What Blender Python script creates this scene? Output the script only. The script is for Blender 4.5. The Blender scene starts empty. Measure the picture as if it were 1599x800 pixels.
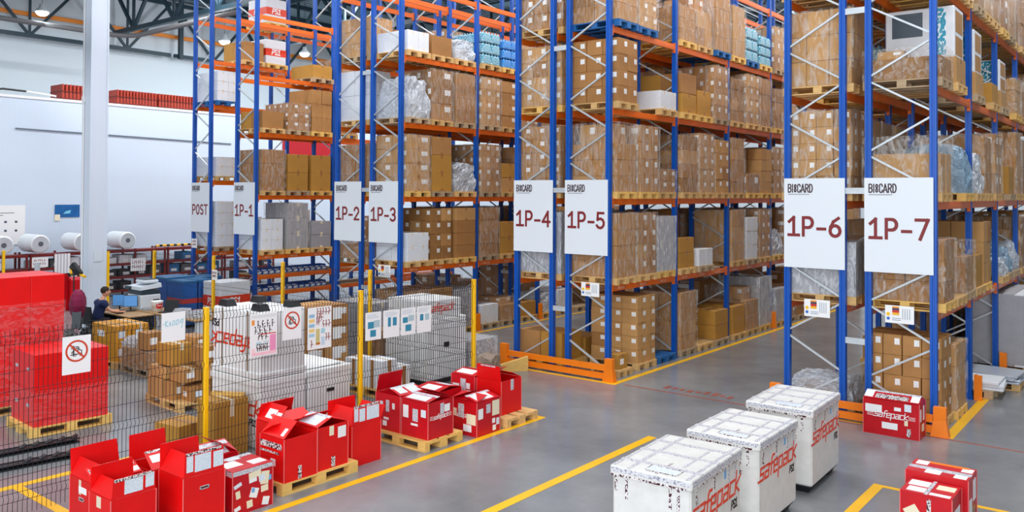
import bpy, math, random
from mathutils import Vector, Matrix
random.seed(7)
C = bpy.context.scene.collection
scene = bpy.context.scene
rnd = random.random
def U(a, b): return a + (b - a) * random.random()

# ------------------------------------------------------------------ camera
YAW, PITCH, ROLL = math.radians(38.4538), math.radians(.8253), math.radians(.2962)
fwd = Vector((-math.sin(YAW) * math.cos(PITCH), math.cos(YAW) * math.cos(PITCH), math.sin(PITCH)))
r0 = Vector((math.cos(YAW), math.sin(YAW), 0)); u0 = r0.cross(fwd)
rt = math.cos(ROLL) * r0 + math.sin(ROLL) * u0; up = rt.cross(fwd)
cam = bpy.data.cameras.new('camera'); co = bpy.data.objects.new('camera', cam); C.objects.link(co)
cam.sensor_fit = 'HORIZONTAL'; cam.sensor_width = 36; cam.lens = 1306.8 * 36 / 1599
cam.shift_x = -.0003; cam.shift_y = -116.8 / 1599; cam.clip_end = 200
co.matrix_world = Matrix(((rt.x, up.x, -fwd.x, 0), (rt.y, up.y, -fwd.y, 0), (rt.z, up.z, -fwd.z, 3.7), (0, 0, 0, 1)))
scene.camera = co

# ------------------------------------------------------------------ world, added area lights, exposure
w = bpy.data.worlds.new('world'); scene.world = w; w.use_nodes = True
w.node_tree.nodes['Background'].inputs[0].default_value = (.80, .90, 1.0, 1)
w.node_tree.nodes['Background'].inputs[1].default_value = .12
scene.view_settings.view_transform = 'Standard'; scene.view_settings.look = 'None'
scene.view_settings.exposure = 0.0; scene.view_settings.gamma = 1; scene.view_settings.use_curve_mapping = False
scene.cycles.use_denoising = True; scene.cycles.transparent_max_bounces = 24; scene.cycles.max_bounces = 6
scene.cycles.sample_clamp_indirect = 6
def area(name, loc, sx, sy, power, rot=(0, 0, 0), col=(.97, .98, 1), spread=180):
    l = bpy.data.lights.new(name, 'AREA'); l.shape = 'RECTANGLE'; l.size = sx; l.size_y = sy
    l.energy = power; l.color = col; l.spread = math.radians(spread)
    o = bpy.data.objects.new(name, l); C.objects.link(o); o.location = loc; o.rotation_euler = rot
    return o
AISLE = 1350; HALL = 1150
for ax in (-1.2, -7.1, -13.1, -19.0, -27.5):
    area('unseen_overhead_strip', (ax, 27, 11.6), .5, 30, AISLE if ax > -25 else AISLE * 1.9)  # unseen area strips without fixtures, standing in for the high bay lamps
for ay in (11.5, 4.0, -4.0):
    area('unseen_overhead_strip', (-12, ay, 11.6), 34, .6, HALL)  # same added overhead strips across the front hall, no fixture modelled
area('front_fill_light', (2, -9, 5.5), 24, 8, 3600, (math.radians(76), 0, math.radians(18)), (.92, .96, 1))  # unseen fill added behind the camera to brighten front faces, imitating door daylight

# ------------------------------------------------------------------ materials
def lin(c):
    return tuple((x / 255 / 12.92 if x / 255 < .04045 else ((x / 255 + .055) / 1.055) ** 2.4) for x in c) + (1,)
MATS = {}
def mat(name, rgb, rough=.5, metal=0, noise=0, nscale=6, bump=0, bscale=40, spec=.5, emit=0, alpha=1, stretch=(1, 1, 1)):
    if name in MATS: return MATS[name]
    m = bpy.data.materials.new(name); m.use_nodes = True; nt = m.node_tree; b = nt.nodes['Principled BSDF']
    b.inputs['Base Color'].default_value = lin(rgb); b.inputs['Roughness'].default_value = rough
    b.inputs['Metallic'].default_value = metal; b.inputs['Specular IOR Level'].default_value = spec
    b.inputs['Alpha'].default_value = alpha
    if emit: b.inputs['Emission Color'].default_value = lin(rgb); b.inputs['Emission Strength'].default_value = emit
    if noise or bump:
        tc = nt.nodes.new('ShaderNodeTexCoord'); mp = nt.nodes.new('ShaderNodeMapping'); mp.inputs['Scale'].default_value = stretch
        nt.links.new(tc.outputs['Object'], mp.inputs[0])
    if noise:
        n = nt.nodes.new('ShaderNodeTexNoise'); n.inputs['Scale'].default_value = nscale; n.inputs['Detail'].default_value = 4
        nt.links.new(mp.outputs[0], n.inputs['Vector'])
        oi = nt.nodes.new('ShaderNodeObjectInfo'); ad = nt.nodes.new('ShaderNodeMath'); ad.operation = 'MULTIPLY_ADD'
        ad.inputs[1].default_value = .35
        nt.links.new(oi.outputs['Random'], ad.inputs[0]); nt.links.new(n.outputs[0], ad.inputs[2])
        r = nt.nodes.new('ShaderNodeValToRGB'); e = r.color_ramp.elements
        e[0].position = .3; e[1].position = .95
        base = lin(rgb); e[0].color = tuple(x * (1 - noise) for x in base[:3]) + (1,); e[1].color = tuple(min(1, x * (1 + noise)) for x in base[:3]) + (1,)
        nt.links.new(ad.outputs[0], r.inputs[0]); nt.links.new(r.outputs[0], b.inputs['Base Color'])
    if bump:
        n2 = nt.nodes.new('ShaderNodeTexNoise'); n2.inputs['Scale'].default_value = bscale; n2.inputs['Detail'].default_value = 3
        nt.links.new(mp.outputs[0], n2.inputs['Vector'])
        bp = nt.nodes.new('ShaderNodeBump'); bp.inputs['Strength'].default_value = bump; bp.inputs['Distance'].default_value = .02
        nt.links.new(n2.outputs[0], bp.inputs['Height']); nt.links.new(bp.outputs[0], b.inputs['Normal'])
    MATS[name] = m
    return m
def film_mat(name, lo, hi, rgb=(235, 238, 242), rough=.14, sc=(9, 9, 3.2)):
    m = mat(name, rgb, rough, bump=.9, bscale=5, stretch=sc, spec=.8); nt = m.node_tree; b = nt.nodes['Principled BSDF']
    mp = [n for n in nt.nodes if n.type == 'MAPPING'][0]
    oi = nt.nodes.new('ShaderNodeObjectInfo'); va = nt.nodes.new('ShaderNodeVectorMath'); va.operation = 'MULTIPLY_ADD'
    cm = nt.nodes.new('ShaderNodeCombineXYZ')
    for k in range(3): nt.links.new(oi.outputs['Random'], cm.inputs[k])
    va.inputs[1].default_value = (17, 23, 31); nt.links.new(cm.outputs[0], va.inputs[0]); nt.links.new(mp.outputs[0], va.inputs[2])
    n = nt.nodes.new('ShaderNodeTexNoise'); n.inputs['Scale'].default_value = 1.2; n.inputs['Detail'].default_value = 6; n.inputs['Distortion'].default_value = 1.6
    nt.links.new(va.outputs[0], n.inputs['Vector'])
    r = nt.nodes.new('ShaderNodeValToRGB'); e = r.color_ramp.elements
    e[0].position = .42; e[0].color = (lo, lo, lo, 1); e[1].position = .72; e[1].color = (hi, hi, hi, 1)
    nt.links.new(n.outputs[0], r.inputs[0]); nt.links.new(r.outputs[0], b.inputs['Alpha'])
    return m
def print_mat(name, bg, ink, sc=(60, 60, 60), thr=.5, alpha=1, rough=.3):
    # packing tape / leaflet covered with small print
    m = mat(name, bg, rough); nt = m.node_tree; b = nt.nodes['Principled BSDF']; b.inputs['Alpha'].default_value = alpha
    tc = nt.nodes.new('ShaderNodeTexCoord'); mp = nt.nodes.new('ShaderNodeMapping'); mp.inputs['Scale'].default_value = sc
    nt.links.new(tc.outputs['Object'], mp.inputs[0])
    n = nt.nodes.new('ShaderNodeTexNoise'); n.inputs['Scale'].default_value = 1; n.inputs['Detail'].default_value = 2
    nt.links.new(mp.outputs[0], n.inputs['Vector'])
    r = nt.nodes.new('ShaderNodeValToRGB'); r.color_ramp.interpolation = 'CONSTANT'; e = r.color_ramp.elements
    e[0].color = lin(bg); e[1].position = thr; e[1].color = lin(ink)
    nt.links.new(n.outputs[0], r.inputs[0]); nt.links.new(r.outputs[0], b.inputs['Base Color'])
    return m

BLUE = mat('rack_blue', (0, 82, 178), .38, noise=.10, nscale=3)
# punched slots of the uprights: dark dots every 5 cm down the sides
nt = BLUE.node_tree; b_ = nt.nodes['Principled BSDF']; src = b_.inputs['Base Color'].links[0].from_socket
tc = nt.nodes.new('ShaderNodeTexCoord'); sp = nt.nodes.new('ShaderNodeSeparateXYZ'); nt.links.new(tc.outputs['Object'], sp.inputs[0])
def mth(op, a, bv=None):
    n = nt.nodes.new('ShaderNodeMath'); n.operation = op
    for k, v in enumerate((a, bv)):
        if v is None: continue
        if isinstance(v, (int, float)): n.inputs[k].default_value = v
        else: nt.links.new(v, n.inputs[k])
    return n.outputs[0]
zz = mth('LESS_THAN', mth('FRACT', mth('DIVIDE', sp.outputs[2], .05)), .42)
yy = mth('LESS_THAN', mth('ABSOLUTE', mth('SUBTRACT', mth('ABSOLUTE', sp.outputs[1]), .024)), .009)
xx = mth('GREATER_THAN', mth('ABSOLUTE', sp.outputs[0]), .049)
mk = mth('MULTIPLY', mth('MULTIPLY', zz, yy), xx)
mx = nt.nodes.new('ShaderNodeMix'); mx.data_type = 'RGBA'; nt.links.new(mk, mx.inputs[0]); nt.links.new(src, mx.inputs[6]); mx.inputs[7].default_value = lin((6, 14, 45))
nt.links.new(mx.outputs[2], b_.inputs['Base Color'])
ORANGE = mat('rack_orange', (228, 104, 10), .42, noise=.12, nscale=2)
GUARD = mat('guard_orange', (245, 128, 10), .4, noise=.06, nscale=4)
GALV = mat('galvanised', (196, 204, 210), .42, .35, noise=.10, nscale=12)
YELLOW = mat('yellow_paint', (250, 192, 8), .4, noise=.06)
WOOD = mat('pallet_wood', (212, 172, 112), .75, noise=.22, nscale=3, stretch=(2, 8, 8), bump=.2, bscale=20)
WOODY = mat('fresh_wood', (230, 186, 104), .7, noise=.15, nscale=3, stretch=(2, 8, 8), bump=.2, bscale=20)
WOODD = mat('weathered_wood', (176, 152, 120), .8, noise=.25, nscale=3, stretch=(2, 8, 8), bump=.2, bscale=20)
PBLUE = mat('blue_pallet_paint', (22, 96, 160), .6, noise=.15)
KRAFT = [mat('kraft_%d' % i, c, .72, noise=.10, nscale=2.5, bump=.06, bscale=60) for i, c in enumerate(((174, 126, 72), (162, 114, 62), (188, 142, 86), (148, 104, 54), (182, 132, 52)))]
KGOLD = mat('kraft_golden', (204, 142, 34), .65, noise=.10, nscale=2.5)
KTAPE = mat('brown_tape', (160, 112, 64), .3, noise=.05)
CTAPE = mat('clear_tape', (226, 214, 190), .22, noise=.05)
LABEL = print_mat('carton_label', (240, 240, 238), (176, 178, 184), (9, 9, 14), .62)
PAPER = mat('white_paper', (240, 241, 242), .5)
PRINT = print_mat('printed_form', (226, 234, 242), (196, 212, 228), (60, 60, 140), .55)
RED = mat('red_board', (222, 10, 12), .40, noise=.10, nscale=3, spec=.4)
REDD = mat('red_board_used', (196, 10, 26), .36, noise=.16, nscale=5, spec=.45)
REDIN = mat('red_board_inside', (232, 34, 18), .42, noise=.06)
REDEDGE = mat('red_board_edge', (238, 120, 120), .5)
WHITEP = mat('white_board', (238, 239, 240), .42, noise=.05, nscale=4)
WHITEU = mat('white_board_scuffed', (218, 217, 214), .45, noise=.09, nscale=9)
WCART = mat('white_carton', (222, 226, 232), .6, noise=.06)
GCART = mat('grey_carton', (160, 160, 166), .6, noise=.08)
TAPEP = print_mat('printed_tape', (228, 224, 224), (72, 26, 36), (62, 62, 44), .51)
TAPEG = print_mat('worn_grey_tape', (214, 214, 220), (146, 148, 164), (48, 90, 60), .54)
LOGO = mat('logo_orange_red', (226, 58, 22), .4)
MAROON = mat('sign_maroon', (128, 32, 36), .5)
INK = mat('black_ink', (22, 18, 22), .5)
BLACK = mat('black_plastic', (20, 24, 28), .5)
BLACKM = mat('black_wire', (26, 28, 32), .45, .2)
DARK = mat('dark_steel', (38, 44, 48), .5, .2, noise=.15)
STEEL = mat('truss_steel', (30, 54, 66), .5, noise=.12)
SIGNW = mat('sign_white', (226, 233, 240), .42)
FILM = film_mat('stretch_film', .02, .42, (236, 232, 226))
FILMW = film_mat('stretch_film_heavy', .22, .80)
FILMD = film_mat('stretch_film_red_load', .02, .16, sc=(5, 5, 16))
CRUMP = film_mat('crumpled_film', .45, .95, (214, 222, 232), .12, (7, 7, 7))
CRUMPB = film_mat('crumpled_blue_film', .6, .95, (150, 182, 206), .14, (7, 7, 7))
CRUMPK = film_mat('crumpled_black_film', .85, 1, (30, 32, 36), .14, (7, 7, 7))
TEAL = print_mat('bottle_pack_teal', (20, 148, 178), (226, 238, 244), (26, 26, 12), .54)
SKYB = print_mat('bottle_pack_blue', (12, 128, 214), (190, 222, 246), (26, 26, 12), .58)
BINB = mat('bin_blue', (16, 70, 150), .45, noise=.08)
SKIN = mat('skin', (222, 164, 132), .5); NAVY = mat('navy_cloth', (24, 40, 84), .85, noise=.12); HAIR = mat('brown_hair', (44, 30, 24), .8)
MAG = mat('magenta_cloth', (122, 16, 62), .85, noise=.2, nscale=14); TROU = mat('plum_cloth', (52, 22, 40), .9); GREYC = mat('grey_cloth', (84, 92, 98), .85, noise=.12)

# ------------------------------------------------------------------ mesh builder
class MB:
    def __init__(s): s.v = []; s.f = []; s.m = []
    def face(s, pts, m=0):
        i = len(s.v); s.v += [tuple(p) for p in pts]; s.f.append(tuple(range(i, i + len(pts)))); s.m.append(m); return s
    def hexa(s, p, m=0):          # 8 corners: bottom 4 ccw, top 4 ccw
        i = len(s.v); s.v += [tuple(q) for q in p]
        for f in ((3, 2, 1, 0), (4, 5, 6, 7), (0, 1, 5, 4), (1, 2, 6, 5), (2, 3, 7, 6), (3, 0, 4, 7)):
            s.f.append(tuple(i + k for k in f)); s.m.append(m)
        return s
    def box(s, x0, x1, y0, y1, z0, z1, m=0):
        return s.hexa([(x0, y0, z0), (x1, y0, z0), (x1, y1, z0), (x0, y1, z0), (x0, y0, z1), (x1, y0, z1), (x1, y1, z1), (x0, y1, z1)], m)
    def rbox(s, x0, x1, y0, y1, z0, z1, c, m=0):   # box with chamfered vertical edges and rim
        P = lambda d, z: [(x0 + c + d, y0 + d, z), (x1 - c - d, y0 + d, z), (x1 - d, y0 + c + d, z), (x1 - d, y1 - c - d, z), (x1 - c - d, y1 - d, z), (x0 + c + d, y1 - d, z), (x0 + d, y1 - c - d, z), (x0 + d, y0 + c + d, z)]
        rings = [P(c * .6, z0), P(0, z0 + c), P(0, z1 - c), P(c * .6, z1)]
        i = len(s.v)
        for r in rings: s.v += r
        for k in range(3):
            for j in range(8):
                a = i + k * 8 + j; b = i + k * 8 + (j + 1) % 8; s.f.append((a, b, b + 8, a + 8)); s.m.append(m)
        s.f.append(tuple(i + 7 - j for j in range(8))); s.m.append(m); s.f.append(tuple(i + 24 + j for j in range(8))); s.m.append(m)
        return s
    def bar(s, p, q, w, h, m=0, upv=(0, 0, 1)):
        p = Vector(p); q = Vector(q); d = (q - p).normalized(); u = Vector(upv)
        if abs(d.dot(u)) > .99: u = Vector((1, 0, 0))
        a = d.cross(u).normalized() * (w / 2); b = a.cross(d).normalized() * (h / 2)
        return s.hexa([p - a - b, p + a - b, q + a - b, q - a - b, p - a + b, p + a + b, q + a + b, q - a + b], m)
    def tube(s, pts, r, n=8, m=0, cap=True):
        pts = [Vector(p) for p in pts]; i = len(s.v); rr = r if isinstance(r, (list, tuple)) else [r] * len(pts)
        pu = None
        for k, p in enumerate(pts):
            d = (pts[min(k + 1, len(pts) - 1)] - pts[max(k - 1, 0)]).normalized()
            u = pu if pu and abs(d.dot(pu)) < .95 else (Vector((0, 0, 1)) if abs(d.z) < .9 else Vector((1, 0, 0)))
            a = d.cross(u).normalized(); b = a.cross(d).normalized(); pu = b
            for j in range(n):
                t = 2 * math.pi * j / n; s.v.append(tuple(p + (a * math.cos(t) + b * math.sin(t)) * rr[k]))
        for k in range(len(pts) - 1):
            for j in range(n):
                s.f.append((i + k * n + j, i + k * n + (j + 1) % n, i + (k + 1) * n + (j + 1) % n, i + (k + 1) * n + j)); s.m.append(m)
        if cap:
            s.f.append(tuple(i + n - 1 - j for j in range(n))); s.m.append(m)
            e = i + (len(pts) - 1) * n; s.f.append(tuple(e + j for j in range(n))); s.m.append(m)
        return s
    def prism(s, poly, z0, z1, m=0):
        i = len(s.v); n = len(poly)
        s.v += [(x, y, z0) for x, y in poly] + [(x, y, z1) for x, y in poly]
        s.f.append(tuple(i + n - 1 - j for j in range(n))); s.m.append(m); s.f.append(tuple(i + n + j for j in range(n))); s.m.append(m)
        for j in range(n): k = (j + 1) % n; s.f.append((i + j, i + k, i + n + k, i + n + j)); s.m.append(m)
        return s
    def lathe(s, prof, n=20, c=(0, 0, 0), m=0):
        i = len(s.v)
        for r, z in prof:
            for j in range(n): t = 2 * math.pi * j / n; s.v.append((c[0] + r * math.cos(t), c[1] + r * math.sin(t), c[2] + z))
        for k in range(len(prof) - 1):
            for j in range(n): s.f.append((i + k * n + j, i + k * n + (j + 1) % n, i + (k + 1) * n + (j + 1) % n, i + (k + 1) * n + j)); s.m.append(m)
        s.f.append(tuple(i + n - 1 - j for j in range(n))); s.m.append(m)
        e = i + (len(prof) - 1) * n; s.f.append(tuple(e + j for j in range(n))); s.m.append(m)
        return s
    def xf(s, M):
        s.v = [tuple(M @ Vector(p)) for p in s.v]; return s
    def mesh(s, name, mats):
        me = bpy.data.meshes.new(name); me.from_pydata(s.v, [], s.f)
        for x in (mats if isinstance(mats, (list, tuple)) else [mats]): me.materials.append(x)
        me.polygons.foreach_set('material_index', s.m); me.update(); return me
    def build(s, name, mats, parent=None, loc=(0, 0, 0), rot=(0, 0, 0), smooth=False):
        me = s.mesh(name, mats)
        if smooth: me.polygons.foreach_set('use_smooth', [True] * len(me.polygons))
        return inst(name, me, parent, loc, rot)
def inst(name, me, parent=None, loc=(0, 0, 0), rot=(0, 0, 0), scale=(1, 1, 1)):
    o = bpy.data.objects.new(name, me); C.objects.link(o); o.location = loc; o.rotation_euler = rot; o.scale = scale
    if parent: o.parent = parent
    return o
def tag(o, label=None, cat=None, group=None, kind=None):
    if label: o['label'] = label
    if cat: o['category'] = cat
    if group: o['group'] = group
    if kind: o['kind'] = kind
    return o
def thing(name, label, cat, loc=(0, 0, 0), rz=0, group=None):
    o = bpy.data.objects.new(name, None); C.objects.link(o); o.location = loc; o.rotation_euler = (0, 0, rz); o.empty_display_size = .1
    return tag(o, label, cat, group)
def struct(name, mb, m, loc=(0, 0, 0)):
    return tag(mb.build(name, m, None, loc), kind='structure')
def copy_tree(o, parent=None):
    c = o.copy(); C.objects.link(c)
    if parent: c.parent = parent
    for ch in list(o.children): copy_tree(ch, c)
    return c

# ------------------------------------------------------------------ stroke lettering
def arc(cx, cy, rx, ry, a0, a1, n=8):
    return [(cx + rx * math.cos(math.radians(a0 + (a1 - a0) * i / n)), cy + ry * math.sin(math.radians(a0 + (a1 - a0) * i / n))) for i in range(n + 1)]
GL = {
 '1': (.62, [[(.06, .76), (.33, 1), (.33, 0)], [(.04, 0), (.62, 0)]]),
 '2': (.58, [arc(.29, .72, .27, .28, 170, -30) + [(.02, 0), (.58, 0)]]),
 '3': (.56, [arc(.26, .74, .26, .26, 150, -90) , arc(.26, .25, .29, .25, 90, -150)]),
 '4': (.62, [[(.46, 0), (.46, 1), (.0, .3), (.62, .3)]]),
 '5': (.58, [[(.52, 1), (.08, 1), (.06, .55)] + arc(.26, .31, .3, .31, 110, -150)]),
 '6': (.58, [[(.48, 1), (.2, .8), (.05, .5)] + arc(.29, .29, .27, .29, 160, -200, 14)]),
 '7': (.58, [[(.0, 1), (.58, 1), (.2, 0)]]),
 'P': (.56, [[(.03, 0), (.03, 1), (.28, 1)] + arc(.3, .72, .25, .28, 90, -90) + [(.03, .44)]]),
 '-': (.5, [[(.06, .38), (.46, .38)]]),
 'O': (.6, [arc(.3, .5, .28, .5, 90, 450, 18)]),
 'S': (.54, [arc(.27, .75, .25, .25, 40, 270) + arc(.27, .25, .25, .25, 90, -140)]),
 'T': (.6, [[(0, 1), (.6, 1)], [(.3, 1), (.3, 0)]]),
 'B': (.5, [[(.04, 0), (.04, 1), (.24, 1)] + arc(.26, .76, .2, .24, 90, -90) + [(.04, .52)], arc(.26, .26, .22, .26, 90, -90) + [(.04, 0)]]),
 'I': (.16, [[(.08, 0), (.08, 1)]]),
 'o': (.4, [arc(.2, .76, .13, .2, 0, 360, 12), arc(.2, .24, .13, .2, 0, 360, 12)]),
 'C': (.46, [[(.44, .74), (.44, .86), (.34, 1), (.16, 1), (.05, .86), (.05, .14), (.16, 0), (.34, 0), (.44, .14), (.44, .26)]]),
 'A': (.52, [[(.0, 0), (.26, 1), (.52, 0)], [(.1, .28), (.42, .28)]]),
 'R': (.5, [[(.04, 0), (.04, 1), (.24, 1)] + arc(.26, .75, .2, .25, 90, -90) + [(.04, .5)], [(.24, .5), (.48, 0)]]),
 'D': (.5, [[(.04, 0), (.04, 1), (.22, 1)] + arc(.2, .5, .26, .5, 90, -90) + [(.04, 0)]]),
 'E': (.48, [[(.48, 1), (.04, 1), (.04, 0), (.48, 0)], [(.04, .5), (.4, .5)]]),
 'K': (.5, [[(.04, 0), (.04, 1)], [(.48, 1), (.06, .45), (.5, 0)]]),
 'H': (.5, [[(.04, 0), (.04, 1)], [(.46, 0), (.46, 1)], [(.04, .5), (.46, .5)]]),
 ' ': (.3, []),
 # squared, joined logo letters
 's': (.52, [[(.56, .62), (.08, .62), (.08, .31), (.48, .31), (.48, 0), (-.1, 0)]]),
 'a': (.54, [[(.1, .62), (.5, .62), (.5, 0), (.06, 0), (.06, .32), (.5, .32)]]),
 'f': (.36, [[(.16, 0), (.16, .82), (.24, .95), (.48, .95)], [(.0, .56), (.42, .56)]]),
 'e': (.54, [[(.06, .32), (.5, .32), (.5, .62), (.06, .62), (.06, 0), (.52, 0)]]),
 'p': (.54, [[(.06, -.36), (.06, .62), (.5, .62), (.5, .02), (.06, .02)]]),
 'c': (.5, [[(.52, .62), (.06, .62), (.06, 0), (.5, 0)]]),
 'k': (.5, [[(.06, 0), (.06, .95)], [(.54, .66), (.08, .3), (.52, 0)]]),
}
def letters(mb, text, org, ux, uy, size, wt, gap=.14, m=0, shear=0, thick=.002, wscale=1, mirror=False):
    """raised stroke lettering on the plane (org, ux, uy); size = cap height, wt = stroke / size"""
    org = Vector(org); ux = Vector(ux).normalized(); uy = Vector(uy).normalized(); n = ux.cross(uy)
    x = 0
    def P(p, d): return org + ux * ((x + p[0] * wscale + shear * p[1]) * size) + uy * (p[1] * size) + n * d
    for ch in text:
        wd, st = GL[ch]
        for poly in st:
            for a, b in zip(poly, poly[1:]):
                A = P(a, 0); B = P(b, 0); d = (B - A)
                if d.length < 1e-6: continue
                d.normalize(); thick += 1.5e-5; e = d * (wt * size * .48); s_ = d.cross(n) * (wt * size / 2); t = n * thick
                A2 = A - e; B2 = B + e
                mb.hexa([A2 - s_, A2 + s_, B2 + s_, B2 - s_, A2 - s_ + t, A2 + s_ + t, B2 + s_ + t, B2 - s_ + t], m)
        x += (wd + gap) * wscale if ch != ' ' else wd
    return x * size
def text_width(text, size, gap=.14, wscale=1):
    return sum((GL[c][0] + gap) * wscale if c != ' ' else GL[c][0] for c in text) * size
# ------------------------------------------------------------------ the setting
def floor_material():
    m = mat('polished_floor', (134, 139, 145), .2, noise=0, spec=.5); nt = m.node_tree; b = nt.nodes['Principled BSDF']
    tc = nt.nodes.new('ShaderNodeTexCoord')
    n = nt.nodes.new('ShaderNodeTexNoise'); n.inputs['Scale'].default_value = .55; n.inputs['Detail'].default_value = 8; n.inputs['Roughness'].default_value = .65
    nt.links.new(tc.outputs['Object'], n.inputs['Vector'])
    r = nt.nodes.new('ShaderNodeValToRGB'); e = r.color_ramp.elements
    e[0].position = .3; e[0].color = lin((112, 114, 118)); e[1].position = .72; e[1].color = lin((146, 148, 150))
    nt.links.new(n.outputs[0], r.inputs[0]); nt.links.new(r.outputs[0], b.inputs['Base Color'])
    n2 = nt.nodes.new('ShaderNodeTexNoise'); n2.inputs['Scale'].default_value = 3; n2.inputs['Detail'].default_value = 6
    nt.links.new(tc.outputs['Object'], n2.inputs['Vector'])
    mr = nt.nodes.new('ShaderNodeMapRange'); mr.inputs[3].default_value = .14; mr.inputs[4].default_value = .30
    nt.links.new(n2.outputs[0], mr.inputs[0]); nt.links.new(mr.outputs[0], b.inputs['Roughness'])
    return m
struct('floor', MB().box(-40, 8, -12, 48, -.2, 0), floor_material())
def panel_material(name, rgb, step, axis=1):
    m = mat(name, rgb, .45); nt = m.node_tree; b = nt.nodes['Principled BSDF']
    tc = nt.nodes.new('ShaderNodeTexCoord'); wv = nt.nodes.new('ShaderNodeTexWave'); wv.wave_profile = 'SAW'; wv.bands_direction = 'XYZ'[axis]
    wv.inputs['Scale'].default_value = 2 * math.pi / step / 20
    nt.links.new(tc.outputs['Object'], wv.inputs['Vector'])
    bp = nt.nodes.new('ShaderNodeBump'); bp.inputs['Strength'].default_value = .25; bp.inputs['Distance'].default_value = .01
    nt.links.new(wv.outputs[1], bp.inputs['Height']); nt.links.new(bp.outputs[0], b.inputs['Normal'])
    return m
PANEL = panel_material('wall_panel', (206, 220, 236), .1)
PANEL2 = panel_material('upper_wall_panel', (210, 221, 228), .6, 2)
struct('wall_left', MB().box(-31.4, -31.2, -12, 48, 0, 6.95).box(-31.42, -31.17, -12, 48, 6.9, 6.99, 1), [PANEL, WHITEP])
struct('ceiling_1', MB().box(-36.8, -31.4, -12, 48, 6.75, 6.9), PANEL2)
struct('wall_left_upper', MB().box(-36.9, -36.7, -12, 48, 6.9, 12.8), PANEL2)
struct('wall_back', MB().box(-37, 8, 47, 47.2, 0, 12.8), PANEL2)
cm = MB()
for i in range(150):
    x = -37 + i * .3; cm.face([(x, -12, 12.7), (x + .15, -12, 12.7), (x + .15, 48, 12.7), (x, 48, 12.7)])
    cm.face([(x + .15, -12, 12.62), (x + .3, -12, 12.62), (x + .3, 48, 12.62), (x + .15, 48, 12.62)])
    cm.face([(x + .15, -12, 12.7), (x + .15, -12, 12.62), (x + .15, 48, 12.62), (x + .15, 48, 12.7)])
    cm.face([(x + .3, -12, 12.62), (x + .3, -12, 12.7), (x + .3, 48, 12.7), (x + .3, 48, 12.62)])
cm.box(-37, 8, -12, 48, 12.75, 12.85)
struct('ceiling', cm, mat('roof_deck', (112, 132, 142), .5, noise=.1))
# column
cl = MB().box(-22.72, -22.28, 10.28, 10.72, 0, 12.6).box(-22.735, -22.265, 10.265, 10.31, 0, 12.6).box(-22.735, -22.265, 10.69, 10.735, 0, 12.6)
struct('trim_1', cl, mat('column_paint', (216, 226, 240), .45))
cd = MB().tube([(-22.6, 10.24, .2), (-22.6, 10.24, 12.3)], .022).box(-22.64, -22.56, 10.2, 10.262, 6.05, 6.2)
tag(cd.build('cable_conduit', WHITEP), 'thin white cable conduit running up the white column', 'conduit')
lp = MB().box(0, .004, 0, .22, 0, .3)
tag(lp.build('notice_sheet', PRINT, None, (-22.262, 10.4, 1.85)), 'pale printed notice on the white column above the seated person', 'notice')
tag(MB().box(0, .03, 0, .06, 0, 2.1).build('corner_guard', YELLOW, None, (-22.27, 10.74, 0)), 'yellow edge strip up the right corner of the white column', 'guard')

# roof trusses (steel, part of the roof)
def truss(name, p, q, z0, z1, n, chord=.16, web=.1):
    t = MB(); p = Vector(p); q = Vector(q); d = (q - p)
    t.bar((p.x, p.y, z0), (q.x, q.y, z0), chord, chord); t.bar((p.x, p.y, z1), (q.x, q.y, z1), chord, chord)
    for i in range(n):
        a = p + d * (i / n); m_ = p + d * ((i + .5) / n); c = p + d * ((i + 1) / n)
        t.bar((a.x, a.y, z1), (m_.x, m_.y, z0), web, web); t.bar((m_.x, m_.y, z0), (c.x, c.y, z1), web, web)
        t.bar((m_.x, m_.y, z0), (m_.x, m_.y, z1), web * .8, web * .8)
    struct(name, t, STEEL)
k = 2
for i in range(5):
    truss('trim_%d' % k, (-36.1, 4 + i * 8.2, 0), (-36.1, 12 + i * 8.2, 0), 9.95, 12.3, 2); k += 1
for y in (5.6, 11.6, 17.6, 23.6, 29.6, 35.6):
    truss('trim_%d' % k, (-36, y, 0), (-4, y, 0), 10.55, 12.4, 10, .18, .12); k += 1
for i in range(14):
    struct('trim_%d' % k, MB().box(-35.2 + i * 2.4, -35.06 + i * 2.4, -6, 46, 12.42, 12.6), STEEL); k += 1
struct('trim_%d' % k, MB().box(-36.35, -36.2, -2, 46, 10.76, 10.92), mat('rail_orange', (222, 130, 40), .5)); k += 1
for y in (8.7, 20.5):
    struct('trim_%d' % k, MB().box(-35.98, -35.8, y, y + .18, 9.8, 12.4), STEEL); k += 1
# grey pipe that turns from the wall towards the racks
pp = [(-33, -4, 9.9), (-33, 15.8, 9.9)] + [(-32.1 - .9 * math.cos(t * math.pi / 12), 15.8 + .9 * math.sin(t * math.pi / 12), 9.9) for t in range(1, 7)] + [(-31, 16.75, 9.92), (-25.5, 16.85, 10.0)]
tag(MB().tube(pp, .095, 12).build('pipe', mat('grey_pipe', (104, 104, 106), .6), smooth=True), 'grey pipe bending under the roof trusses at upper left', 'pipe')

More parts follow.
